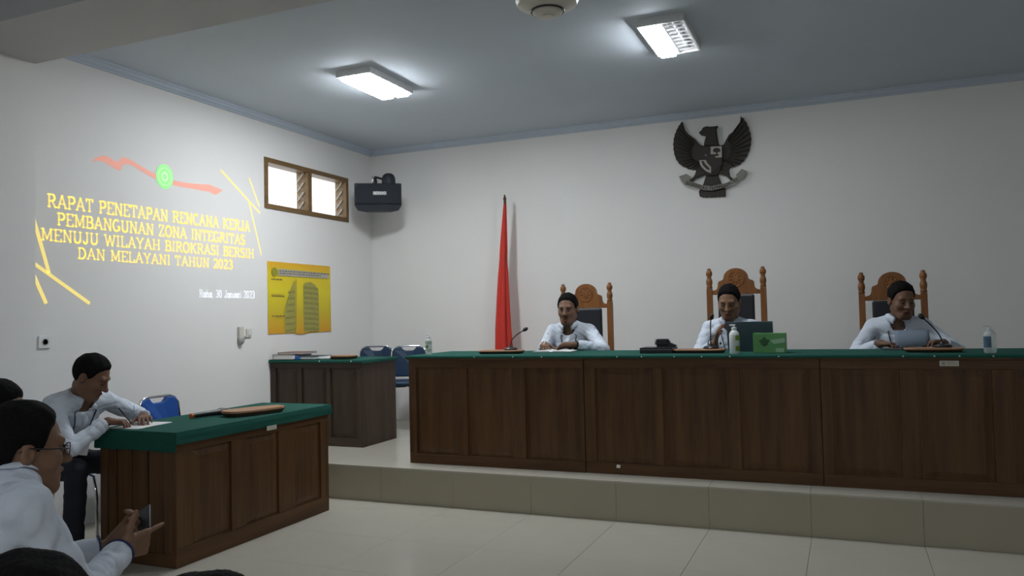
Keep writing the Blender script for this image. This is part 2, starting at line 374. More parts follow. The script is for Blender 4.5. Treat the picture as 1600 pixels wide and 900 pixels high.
# ------------------------------------------------------------------ slide thrown on the left wall by the projector
sl=empty('projected_slide',(XL,4.6,1.5),0,'projected slide with gold lettering on the left wall','projection')
def onwall(y,z,e=.0015): return (e,y-4.6,z-1.5)
for txt,y0,y1,z0,h,dz in (('RAPAT PENETAPAN RENCANA KERJA',3.605,5.545,2.155,.086,.012),('PEMBANGUNAN ZONA INTEGRITAS',3.675,5.480,2.040,.082,.004),
        ('MENUJU WILAYAH BIROKRASI BERSIH',3.560,5.592,1.930,.078,.002),('DAN MELAYANI TAHUN 2023',3.830,5.328,1.824,.074,-.002)):
    letter_parts(txt,h,y1-y0,lambda s,q,y0=y0,y1=y1,z0=z0,dz=dz:onwall(y0+s,z0+q+dz*s/(y1-y0)),M['gold_light'],sl,.16)
letter_parts('Raha, 30 Januari 2023',.062,.66,lambda s,q:onwall(4.936+s,1.575+q),M['white_light'],sl,.105)
for pts,w in (([(3.497,2.179),(3.507,2.080),(3.620,1.715)],.026),([(3.487,1.790),(3.925,1.515)],.024),([(3.489,1.745),(3.600,1.512)],.026),
              ([(5.190,2.660),(5.676,2.345)],.016),([(5.537,2.645),(5.668,2.405)],.014),([(5.532,2.435),(5.688,1.967)],.014)):
    m=MB()
    for (a0,b0),(a1,b1) in zip(pts,pts[1:]):
        d=nrm((a1-a0,b1-b0)); nx,nz=-d[1]*w/2,d[0]*w/2
        m.add([onwall(a0+nx,b0+nz),onwall(a1+nx,b1+nz),onwall(a1-nx,b1-nz),onwall(a0-nx,b0-nz)],[(0,1,2,3)])
    m.build('gold_stroke',M['gold_light'],sl)
# ribbon and seal
top=[(3.95,2.520),(3.99,2.555),(4.06,2.575),(4.10,2.565),(4.16,2.550),(4.20,2.590),(4.27,2.585),(4.36,2.555),(4.46,2.525),(4.59,2.500),(4.75,2.492),(4.88,2.498),(4.98,2.506),(5.06,2.515),(5.12,2.505),(5.21,2.492)]
bot=[(3.955,2.515),(3.99,2.530),(4.06,2.525),(4.10,2.508),(4.18,2.490),(4.205,2.535),(4.27,2.548),(4.36,2.520),(4.46,2.488),(4.59,2.463),(4.75,2.452),(4.88,2.455),(4.98,2.452),(5.055,2.455),(5.13,2.440),(5.205,2.486)]
def smooth2(P):
    P=[np.array(p) for p in P]; out=[]
    for i in range(len(P)-1):
        a,b,c,d=P[max(0,i-1)],P[i],P[i+1],P[min(len(P)-1,i+2)]
        for k in range(4):
            f=k/4; out.append(.5*((2*b)+(c-a)*f+(2*a-5*b+4*c-d)*f*f+(3*b-a-3*c+d)*f**3))
    return [tuple(p) for p in out]+[tuple(P[-1])]
top=smooth2(top); bot=smooth2(bot)
m=MB(); n=len(top); m.add([onwall(*p) for p in top]+[onwall(*p) for p in bot],[(i,i+1,n+i+1,n+i) for i in range(n-1)]); m.build('ribbon',M['red_light'],sl)
def disc(cy,cz,ry,rz,e,n=32): return MB().add([onwall(cy+ry*math.cos(2*PI*k/n),cz+rz*math.sin(2*PI*k/n),e) for k in range(n)],[tuple(range(n))])
disc(4.59,2.508,.084,.097,.0025).build('seal',M['green_light'],sl)
def ring(cy,cz,r0,r1,e,n=28):
    return MB().add([onwall(cy+r*math.cos(2*PI*k/n),cz+r*1.13*math.sin(2*PI*k/n),e) for r in (r0,r1) for k in range(n)],[(k,(k+1)%n,n+(k+1)%n,n+k) for k in range(n)])
ring(4.59,2.508,.058,.064,.0035).build('seal_ring',M['pale_green_light'],sl); ring(4.59,2.508,.020,.034,.0035).build('seal_core',M['pale_green_light'],sl)

# ------------------------------------------------------------------ yellow poster on the left wall
t=empty('poster',(XL,6.24,1.245),0,'yellow poster with a tower picture under the window','poster')
m,nt,b=base_mat('poster_print'); tc=nt.nodes.new('ShaderNodeTexCoord'); sp=nt.nodes.new('ShaderNodeSeparateXYZ'); nt.links.new(tc.outputs['Object'],sp.inputs[0])
mr=nt.nodes.new('ShaderNodeMapRange'); mr.inputs['From Min'].default_value=0; mr.inputs['From Max'].default_value=.67; nt.links.new(sp.outputs['Z'],mr.inputs['Value'])
rp=nt.nodes.new('ShaderNodeValToRGB'); nt.links.new(mr.outputs[0],rp.inputs['Fac']); el=rp.color_ramp.elements
el[0].position=0; el[0].color=(.68,.33,.02,1); el[1].position=1; el[1].color=(.76,.40,.02,1)
for pz,c in ((.3,(.62,.48,.02)),(.6,(.74,.62,.02)),(.85,(.74,.56,.02))): e=el.new(pz); e.color=(*c,1)
nt.links.new(rp.outputs[0],b.inputs['Base Color']); b.inputs['Roughness'].default_value=.55
def strip_sheet(name,mat,y0,y1,z0,z1,e,wave=0,n=16):
    mb=MB(); vs_=[];fs=[]
    for i in range(n+1):
        y=y0+(y1-y0)*i/n; bow=wave*.010*(math.sin(i*.55)+.6*math.sin(i*1.3+1))
        vs_+= [(e+.001+abs(bow)*.6,y,z0+bow*.6),(e+.001,y,z1)]
    k=len(vs_); vs_+=[(p[0]-.001,p[1],p[2]) for p in vs_]
    for i in range(n): a=2*i; fs+=[(a,a+2,a+3,a+1),(k+a,k+a+1,k+a+3,k+a+2),(a,k+a,k+a+2,a+2),(a+1,a+3,k+a+3,k+a+1)]
    fs+=[(0,1,k+1,k),(2*n,k+2*n,k+2*n+1,2*n+1)]
    return mb.add(vs_,fs).build(name,mat,t)
strip_sheet('sheet',m,-.477,.477,0,.672,.001,1)
M['p_olive']=plain('poster_olive',(.36,.33,.075),.55,var=.2,scale=14); M['p_olive2']=plain('poster_dark_olive',(.27,.25,.06),.55,var=.2,scale=20)
M['p_grey']=plain('poster_grey',(.42,.40,.36),.55); M['p_line']=plain('poster_line',(.62,.46,.05),.55); M['p_dark']=plain('poster_text',(.16,.13,.06),.6); M['p_seal']=plain('poster_seal',(.30,.29,.02),.6,var=.3,scale=60)
def flat(name,mat,poly,e): return MB().prism(poly,e,e+.0005,'x').build(name,mat,t)
E0=.009
flat('building_print',M['p_olive'],[(-.25,.012),(-.25,.20),(-.235,.27),(-.16,.42),(-.11,.50),(-.095,.50),(-.095,.012)],E0)
flat('tower_print',M['p_olive'],[(.03,.012),(.03,.46),(.06,.49),(.15,.50),(.22,.47),(.27,.42),(.275,.012)],E0)
for k in range(9): z=.03+k*.05; flat('floor_band',M['p_olive2'],[(.04,z),(.04,z+.026),(.20,z+.020),(.262,z+.010),(.262,z-.012),(.20,z-.004)],E0+.0006)
for k in range(7): z=.02+k*.06; flat('floor_band',M['p_olive2'],[(-.235+.010*max(0,k-2),z),(-.235+.010*max(0,k-2),z+.02),(-.10,z+.03),(-.10,z+.006)],E0+.0006)
flat('fold_line',M['p_line'],[(-.085,.01),(-.085,.52),(-.065,.52),(-.065,.01)],E0+.0012)
flat('header_band',M['p_grey'],[(-.335,.545),(-.335,.608),(.44,.596),(.44,.545)],E0)
for z,a,bb in ((.588,-.32,.42),(.566,-.32,.30)):
    k=0; y=a
    while y<bb: w=.018+.03*random.random(); flat('text_word',M['p_dark'],[(y,z-.005),(y,z+.006),(y+w,z+.006),(y+w,z-.005)],E0+.0006); y+=w+.012
MB().lathe([(.042,E0-.0005),(.042,E0+.0008)],c=(0,-.385,.575),n=24,ax='x').build('seal_print',M['p_seal'],t)
for z in (.505,.365,.350,.165,.150):
    y=-.43
    while y<-.27: w=.02+.03*random.random(); flat('text_word',M['p_line'] if z in(.365,.15) else M['p_dark'],[(y,z),(y,z+.008),(y+w,z+.008),(y+w,z)],E0); y+=w+.01

# ------------------------------------------------------------------ small wall fittings
t=empty('wall_socket',(XL,3.584,1.26),0,'white square wall socket behind the writing man','socket')
MB().box(.0005,.012,-.042,.042,-.042,.042).build('plate',M['white'],t,.004); MB().lathe([(.021,.010),(.021,.016),(.018,.016),(.017,.012)],n=20,ax='x').build('outlet',M['greyplastic'],t)
t=empty('cable_holder',(XL,5.397,1.17),0,'narrow grey wall holder with round lower end','holder')
MB().box(.0005,.03,-.028,.028,.05,.155).build('body',M['cream'],t,.006); MB().ball((.02,0,.035),(.022,.032,.036)).build('round_end',M['greyplastic'],t,smooth=True)
t=empty('light_switch',(XL,5.505,1.23),0,'small cream switch beside the wall holder','switch')
MB().box(.0005,.014,-.032,.032,0,.075).build('plate',M['cream'],t,.004); MB().box(.012,.02,-.012,.012,.02,.055).build('rocker',M['white'],t,.002); MB().tube([(.008,-.032,.012),(.012,-.05,.0),(.012,-.075,.012)],.006).build('cable',M['greyplastic'],t)
for x,z,s,lb in ((-2.609,2.60,1,'white patch on the wall above the flag side judge'),(-.835,2.57,.7,'small pale patch right of the eagle emblem')):
    m=MB(); m.prism([(-.03*s,-.05*s),(-.01*s,-.06*s),(.028*s,-.035*s),(.03*s,.045*s),(-.005*s,.06*s),(-.03*s,.04*s)],-.0025,-.0005,'y')
    o=m.build('wall_patch',M['white']); o.location=(x,YB,z); tag(o,lb,'tape')  # flat pale patches on the back wall
# ================================================================== furniture
def raised_panel(x0,x1,z0,z1,yf,mat,parent,name='panel',g=.045):
    """upright panel facing -Y with a raised field; yf = frame face"""
    m=MB(); m.box(x0-.008,x1+.008,yf+.014,yf+.024,z0-.008,z1+.008)
    a=[(x0+.012,yf+.014,z0+.012),(x1-.012,yf+.014,z0+.012),(x1-.012,yf+.014,z1-.012),(x0+.012,yf+.014,z1-.012)]
    b=[(x0+g,yf+.004,z0+g),(x1-g,yf+.004,z0+g),(x1-g,yf+.004,z1-g),(x0+g,yf+.004,z1-g)]
    m.frustum(a,b); return m.build(name,mat,parent)
def desk(name,label,group,loc,rz,W,D,Hh,panels,zp,mz,mx,my,plank_side=None,stile_in=.0):
    """front faces local -Y, base at z=0, x from 0..W, y from 0..D"""
    t=empty(name,loc,rz,label,'desk',group); z0,z1=zp
    box('bottom_rail',mx,(0,W,0,.03,0,z0),t,.003); box('top_rail',mx,(0,W,0,.03,z1,Hh-.028),t,.003)
    edges=[0]+[e for p in panels for e in p]+[W]
    for i in range(0,len(edges),2): box('stile',mz,(edges[i],edges[i+1],0,.03,z0,z1),t,.003)
    for a,b in panels: raised_panel(a,b,z0,z1,0,mz,t)
    for sx,side in ((0,'l'),(W-.03,'r')):
        if plank_side==side:
            # frame with upright planks between
            box('end_rail',my,(sx,sx+.03,.0305,D,0,.07),t,.003); box('end_rail',my,(sx,sx+.03,.0305,D,Hh-.09,Hh-.028),t,.003)
            box('end_stile',mz,(sx,sx+.03,.0305,.09,.07,Hh-.09),t,.003); box('end_stile',mz,(sx,sx+.03,D-.06,D,.07,Hh-.09),t,.003)
            n=7; y0,y1=.092,D-.062; off=[.004,.010,.003,.008,.005,.011,.004]
            for k in range(n):
                a=y0+(y1-y0)*k/n; b=y0+(y1-y0)*(k+1)/n; box('plank',mz,(sx+off[k],sx+.028,a+.0012,b-.0012,.07,Hh-.09),t,.003)
        else: box('side_panel',mz,(sx,sx+.03,.0305,D,0,Hh-.028),t,.003)
    box('back_rail',mx,(.03,W-.03,D-.03,D,Hh-.15,Hh-.028),t,.003)
    box('top_board',mx,(-.01,W+.01,-.012,D+.01,Hh-.028,Hh),t,.004)
    return t
def cloth(name,label,x0,x1,y0,y1,z,drop,th=.004,n=40,m=12,wav=.0,cat='tablecloth',group=None):
    """cloth over a rectangular top; drop = (front,back,left,right)"""
    import itertools
    mb=MB(); df,db,dl,dr=drop; r=.012
    # build as a grid with folded borders
    def axis(a0,a1,d0,d1,n):
        L=[]
        for k in range(4): L.append((a0,-d0*(1-k/3)))
        for k in range(1,n): L.append((a0+(a1-a0)*k/n,0))
        for k in range(4): L.append((a1,-d1*(k/3)))
        return L
    X=axis(x0,x1,dl,dr,n); Yv=axis(y0,y1,df,db,m); vs_=[];fs=[]
    for i,(x,dx) in enumerate(X):
        for j,(y,dy) in enumerate(Yv):
            zz=z+min(dx,dy); ox=oy=0
            w=wav*(math.sin(i*1.7+j*.3)+math.sin(i*.73+1))
            if dx<0: ox=(-1 if i<4 else 1)*(.003+abs(w)*(-dx)*6)
            if dy<0: oy=(-1 if j<4 else 1)*(.003+abs(w)*(-dy)*6)
            lowest=(dy<0 and (j==0 or j==len(Yv)-1))
            vs_.append((x+ox,y+oy,zz+(w*.4 if lowest else 0)))
    q=len(Yv)
    for i in range(len(X)-1):
        for j in range(q-1): fs.append((i*q+j,(i+1)*q+j,(i+1)*q+j+1,i*q+j+1))
    mb.add(vs_,fs); o=mb.build(name,M['cloth'],None,smooth=False)
    s=o.modifiers.new('thickness','SOLIDIFY'); s.thickness=th; s.offset=1
    b=o.modifiers.new('bevel','BEVEL'); b.width=.003; b.segments=2; b.limit_method='ANGLE'
    return tag(o,label,cat,group)

# long judges bench in three units
ZT=1.072
BG='units of the long judges bench'
desk('judges_bench','panelled teak bench unit below the judge beside the flag',BG,(-3.10,5.277,ZS),0,1.397,.735,ZT-ZS,[(.062,.415),(.495,.855),(.957,1.340)],(.075,.725),M['teak_z'],M['teak_x'],M['teak_y'])
desk('judges_bench','middle panelled teak bench unit below the laptop',BG,(-1.70,5.285,ZS),0,1.537,.735,ZT-ZS,[(.08,.485),(.55,.968),(1.05,1.475)],(.075,.725),M['teak_z'],M['teak_x'],M['teak_y'])
u3=desk('judges_bench','right panelled teak bench unit with the pale label',BG,(-.16,5.285,ZS),0,1.537,.735,ZT-ZS,[(.065,.440),(.542,.921),(1.023,1.475)],(.075,.725),M['teak_z'],M['teak_x'],M['teak_y'])
tc_=cloth('tablecloth','long green felt cloth over the judges bench',-3.112,1.39,5.262,6.024,ZT,(.016,.03,.02,.02),wav=.002,n=90)
for px_ in (-2.53,-2.22,-2.00,-1.45,-1.28,-1.06,-.88,-.70,-.40,.305,.47,.60,.77,1.05):
    k=MB().ball((px_,5.2525,ZT-.006),(.0048,.003,.0048),8,6).build('tack',M['cream'],tc_,smooth=True)
lb=empty('inventory_label',(.548,5.285,1.022),0,'pale printed label stuck under the cloth of the right bench','label')
MB().box(-.05,.05,-.0025,-.0005,-.016,.016).build('sheet',M['cream'],lb); MB().lathe([(.010,-.0035),(.010,-.0026)],c=(-.03,0,0),n=14,ax='y').build('print_mark',M['greyplastic'],lb)
for k in range(3): MB().box(-.012,.04,-.0032,-.0026,.006-k*.007,.009-k*.007).build('print_line',M['p_grey'],lb)
lb=empty('paper_scrap',(-1.47,5.285,.318),0,'tiny pale paper scrap low on the middle bench unit','paper'); MB().prism([(-.014,-.01),(.012,-.012),(.016,.008),(-.008,.012)],-.003,-.0005,'y').build('scrap',M['paper'],lb)

# desk of the writing man: front faces +X (room), so turn the local frame by 90 degrees
nd=desk('clerk_desk','panelled teak desk standing on the hall floor before the writing man',None,(-3.462,3.342,0),PI/2,1.405,.585,.752,[(.118,.432),(.555,.865),(1.025,1.315)],(.105,.640),M['teak_z'],M['teak_x'],M['teak_y'],plank_side='l')
nc=cloth('tablecloth','green felt cloth over the desk of the writing man',0,0,0,0,0,(0,0,0,0)) if False else None
def cloth_rot():
    o=cloth('tablecloth','green felt cloth over the desk of the writing man',-4.06,-3.446,3.328,4.757,.752,(.105,.07,.05,.066),wav=.004,n=12,m=34)
    return o
ndc=cloth_rot()
lb=empty('inventory_label',(-3.462,4.113,.676),0,'pale label below the green cloth of the floor desk','label'); MB().box(.0225,.0245,-.046,.046,-.014,.014).build('sheet',M['cream'],lb)
for k in range(2): MB().box(.0245,.0250,-.035,.03,.004-k*.010,.007-k*.010).build('print_line',M['p_grey'],lb)

# desk on the platform by the left wall, its wood colour darkened for shade
ld=desk('clerk_desk','dark panelled desk on the platform below the poster',None,(-4.845,5.785,ZS),0,.985,.55,.752,[(.06,.30),(.345,.61),(.655,.925)],(.075,.68),M['shaded_z'],M['shaded_x'],M['shaded_z'])
ldc=cloth('tablecloth','green felt cloth over the dark desk by the poster',-4.842,-3.845,5.765,6.35,ZS+.752,(.022,.03,.0,.03),wav=.002,n=26)
for px_ in (-4.28,-3.95): MB().ball((px_,5.7545,ZS+.742),(.006,.004,.006),8,6).build('tack',M['white'],ldc,smooth=True)

# ------------------------------------------------------------------ carved judge chairs
def judge_chair(loc,rz,dz,label):
    t=empty('judge_chair',loc,rz,label,'chair','carved high back chairs of the judges')
    w=.239; zc=1.155+dz; mt=M['chair_wood']
    for s in (-1,1):
        x=s*(w-.023); p=MB(); zt=1.375+dz
        p.box(x-.023,x+.023,-.023,.023,0,zc+.055); p.build('post',mt,t,.004)
        f=MB(); f.lathe([(.021,zc+.055),(.026,zc+.065),(.020,zc+.075),(.023,zc+.085),(.027,zc+.105),(.024,zc+.130),(.016,zc+.140),(.021,zc+.147),(.016,zc+.153),(.024,zc+.163),(.027,zc+.180),(.024,zc+.197),(.014,zc+.206),(.018,zc+.213),(.010,zc+.222),(.001,zc+.224)],c=(x,0,0),n=16); f.build('finial',mt,t,smooth=True)
    half=[(w-.046,0),(w-.046,.034),(.165,.040),(.152,.052),(.147,.072),(.145,.098),(.137,.112),(.118,.118),(.106,.124),(.099,.136)]
    ar=[(.099*math.cos(a),.136+.082*math.sin(a)) for a in np.linspace(0,PI,15)][1:-1]
    poly=[(x,z+zc) for x,z in half]+[(x,z+zc) for x,z in ar]+[(-x,z+zc) for x,z in half[::-1]]
    cr=MB().prism(poly,-.016,.016,'y').build('crest_rail',mt,t,.004)
    MB().lathe([(.066,-.0165),(.066,-.022),(.056,-.022),(.052,-.018),(.030,-.018),(.026,-.023),(.001,-.024)],c=(0,0,zc+.125),n=24,ax='y',caps=False).build('carved_rosette',mt,cr,smooth='auto')
    for k in range(8):
        a=k*PI/4; MB().ball((.040*math.cos(a),-.0185,zc+.125+.040*math.sin(a)),(.010,.004,.010),8,6).build('rosette_petal',mt,cr,smooth=True)
    m=MB(); m.box(-.145,.145,-.045,-.002,.50,zc+.004); m.build('back_cushion',M['leather'],t,.018,seg=3) if False else None
    bk=MB().box(-.145,.145,-.040,.012,.50,zc-.002).build('back_cushion',M['leather'],t,.014)
    box('back_rail',mt,(-w+.047,w-.047,-.015,.015,.44,.50),t,.003)
    box('seat_frame',mt,(-w+.0,w,-.50,-.024,.36,.415),t,.006); box('seat_cushion',M['leather'],(-w+.02,w-.02,-.49,-.05,.415,.455),t,.018)
    for s in (-1,1):
        MB().lathe([(.022,0),(.026,.02),(.018,.05),(.026,.12),(.028,.24),(.02,.30),(.026,.36)],c=(s*(w-.026),-.47,0),n=14).build('leg',mt,t,smooth=True)
        MB().tube([(s*(w-.026),-.47,.36),(s*(w-.026),-.46,.52),(s*(w-.026),-.43,.63)],.017,8).build('arm_support',mt,t,smooth=True)
        MB().tube([(s*(w-.026),-.015,.66),(s*(w-.026),-.20,.655),(s*(w-.026),-.38,.645),(s*(w-.026),-.50,.625)],[.020,.022,.026,.022],10).build('armrest',mt,t,smooth=True)
    return t
judge_chair((-2.129,6.75,ZS),0,0,'carved high back chair of the judge beside the flag')
judge_chair((-.831,6.75,ZS),0,.083,'carved high back chair of the middle judge with laptop')
judge_chair((.335,6.75,ZS),0,0,'carved high back chair of the judge holding a paper')

# ------------------------------------------------------------------ stacking chairs with tube frame
def tube_chair(loc,rz,vinyl,label,group,zb=.82,name='stacking_chair'):
    """faces local +Y"""
    t=empty(name,loc,rz,label,'chair',group)
    w=.165
    for s in (-1,1):
        x=s*(w+.012)
        MB().tube([(x,.20,.012),(x,.19,.30),(x,.17,.43),(x,.10,.452),(x,-.10,.452),(x,-.17,.43),(x,-.215,.20),(x,-.235,.012)],.011,8).build('leg_frame',M['chrome'],t,smooth=True)
        for yy in (.20,-.235): MB().lathe([(.014,0),(.015,.02),(.012,.025)],c=(x,yy,0),n=10).build('rubber_foot',M['blackplastic'],t)
    # back hoop
    hoop=[(-w-.012,-.16,.44),(-w-.012,-.19,.60),(-w-.006,-.215,zb-.055),(-w+.02,-.222,zb-.016),(-w+.06,-.225,zb)]
    hoop=hoop+[(0,-.225,zb)]+[(-x,y,z) for x,y,z in hoop[::-1]]
    MB().tube(hoop,.010,8).build('back_hoop',M['chrome'],t,smooth=True)
    MB().tube([(-w-.012,.10,.44),(w+.012,.10,.44)],.009,8).build('stretcher',M['chrome'],t,smooth=True)
    # padded back with a dip for the hand hold
    zt=zb-.006; z0=.515
    poly=[(-w+.004,z0+.03),(-w+.03,z0),(w-.03,z0),(w-.004,z0+.03),(w-.002,zt-.06),(w-.012,zt-.022),(w-.040,zt-.002),(.075,zt-.002),(.062,zt-.022),(.040,zt-.038),(-.040,zt-.038),(-.062,zt-.022),(-.075,zt-.002),(-w+.040,zt-.002),(-w+.012,zt-.022),(-w+.002,zt-.06)]
    b=MB(); b.prism(poly,-.018,.018,'y')
    b.v=[(x,y-.205-.05*(z-.6)*1.0+.02*(1-(x/w)**2)*-1,z) for x,y,z in b.v]
    b.build('backrest',vinyl,t,.010)
    s=MB(); s.prism([(-w,-.17),(w,-.17),(w+.004,.15),(w-.03,.21),(-w+.03,.21),(-w-.004,.15)],.455,.495,'z'); s.build('seat',vinyl,t,.016)
    return t
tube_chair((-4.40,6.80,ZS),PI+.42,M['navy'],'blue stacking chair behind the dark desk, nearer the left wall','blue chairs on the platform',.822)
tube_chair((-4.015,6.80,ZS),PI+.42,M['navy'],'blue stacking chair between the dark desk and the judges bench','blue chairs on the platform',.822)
tube_chair((-4.30,4.21,0),-PI/2,M['blue'],'blue stacking chair behind the floor desk',None,.848)
tube_chair((-4.47,3.33,0),-PI/2,M['blue'],'blue stacking chair under the writing man',None,.80)

# ------------------------------------------------------------------ flag on its pole
fl=empty('flag',(-3.150,7.31,ZS),0,'furled red flag on a wooden pole standing by the back wall','flag')
MB().lathe([(.16,0),(.165,.02),(.15,.035),(.08,.055),(.04,.10),(.03,.16)],n=24).build('base',M['pole'],fl,smooth='auto')
MB().tube([(0,0,.10),(0.012,0,2.285)],.0135,10).build('pole',M['pole'],fl,smooth=True)
MB().lathe([(.012,2.28),(.019,2.29),(.013,2.30),(.007,2.325),(.002,2.335)],c=(.011,0,0),n=12).build('finial',M['pole'],fl,smooth=True)
MB().tube([(-.005,-.014,2.30),(-.022,-.014,2.335),(-.028,-.014,2.30),(-.020,-.016,2.24),(-.012,-.016,2.19)],.0025,6).build('tie_cord',M['white'],fl)
fm=MB(); rows=26; nn=48; vs_=[];fs=[]
for i in range(rows):
    f=i/(rows-1); z=2.235-f*1.75
    ax=.014+.070*min(1,f*1.15)**.85; ay=.014+.050*min(1,f*1.2)
    cx=.012-.045*min(1,f*1.4)-.012*math.sin(f*4)
    for k in range(nn):
        a=2*PI*k/nn; fold=1+(.10+.16*f)*math.sin(5*a+f*2.2)+.10*math.sin(9*a+1.3+f*3)*f
        pinch=1-.10*math.exp(-((f-.33)/.05)**2)
        vs_.append((cx+ax*fold*pinch*math.cos(a),-.002+ay*fold*math.sin(a),z+.01*math.sin(3*a)))
for i in range(rows-1):
    for k in range(nn): fs.append((i*nn+k,i*nn+(k+1)%nn,(i+1)*nn+(k+1)%nn,(i+1)*nn+k))
fs.append(tuple(range(nn))[::-1]); fs.append(tuple(range((rows-1)*nn,rows*nn)))
fm.add(vs_,fs).build('furled_cloth',M['red'],fl,smooth=True)

# ------------------------------------------------------------------ loudspeaker in the corner
sp=empty('loudspeaker',(-4.475,7.06,2.490),.55,'black loudspeaker hung in the corner beside the window','loudspeaker')
fw2,bw2,dp,hs=.245,.13,.24,.285       # front half width, back half width, depth, height
MB().frustum([(-fw2,-.10,.055),(fw2,-.10,.055),(bw2,dp-.10,.03),(-bw2,dp-.10,.03)],[(-fw2,-.10,hs),(fw2,-.10,hs),(bw2,dp-.10,hs),(-bw2,dp-.10,hs)]).build('cabinet',M['speaker'],sp,.010)
MB().frustum([(-fw2+.035,-.085,0),(fw2-.035,-.085,0),(bw2,dp-.12,.01),(-bw2,dp-.12,.01)],[(-fw2,-.098,.056),(fw2,-.098,.056),(bw2,dp-.11,.04),(-bw2,dp-.11,.04)]).build('lower_bevel',M['speaker'],sp,.004)
g=MB(); g.prism([(-fw2+.012,.07),(fw2-.012,.07),(fw2-.012,hs-.02),(fw2-.03,hs-.012),(-fw2+.05,hs-.012),(-fw2+.012,hs-.045)],-.118,-.101,'y'); g.build('grille',M['grille'],sp,.006)
bd=MB(); letters(bd,'BETAVO',.026,.125,lambda s,q:(-.045+s,-.1195,.165+q),.2); bd.build('badge',M['white'],sp)
MB().box(-.052,.087,-.1188,-.118,.160,.196).build('badge_plate',M['greyplastic'],sp)
MB().tube([(-.02,.06,hs),(-.03,.10,hs+.10)],.016,10).build('bracket_post',M['blackplastic'],sp,smooth=True)
MB().tube([(-.03,.02,hs+.085),(.02,.04,hs+.075),(.08,.05,hs+.06)],.012,8).build('bracket_arm',M['blackplastic'],sp,smooth=True)
MB().lathe([(.013,0),(.015,.01),(.015,.045),(.008,.055)],c=(-.055,.01,hs+.035),n=12).build('bracket_bolt',M['chrome'],sp,smooth='auto')
MB().lathe([(.070,0),(.072,.04),(.070,.075),(.058,.105),(.035,.122),(.001,.127)],c=(.11,.03,hs),n=24).build('round_clamp',M['speaker'],sp,smooth='auto')
MB().tube([(-.03,.10,hs+.09),(-.05,.28,hs+.10),(-.05,.555,hs+.10)],.012,8).build('wall_arm',M['blackplastic'],sp,smooth=True)

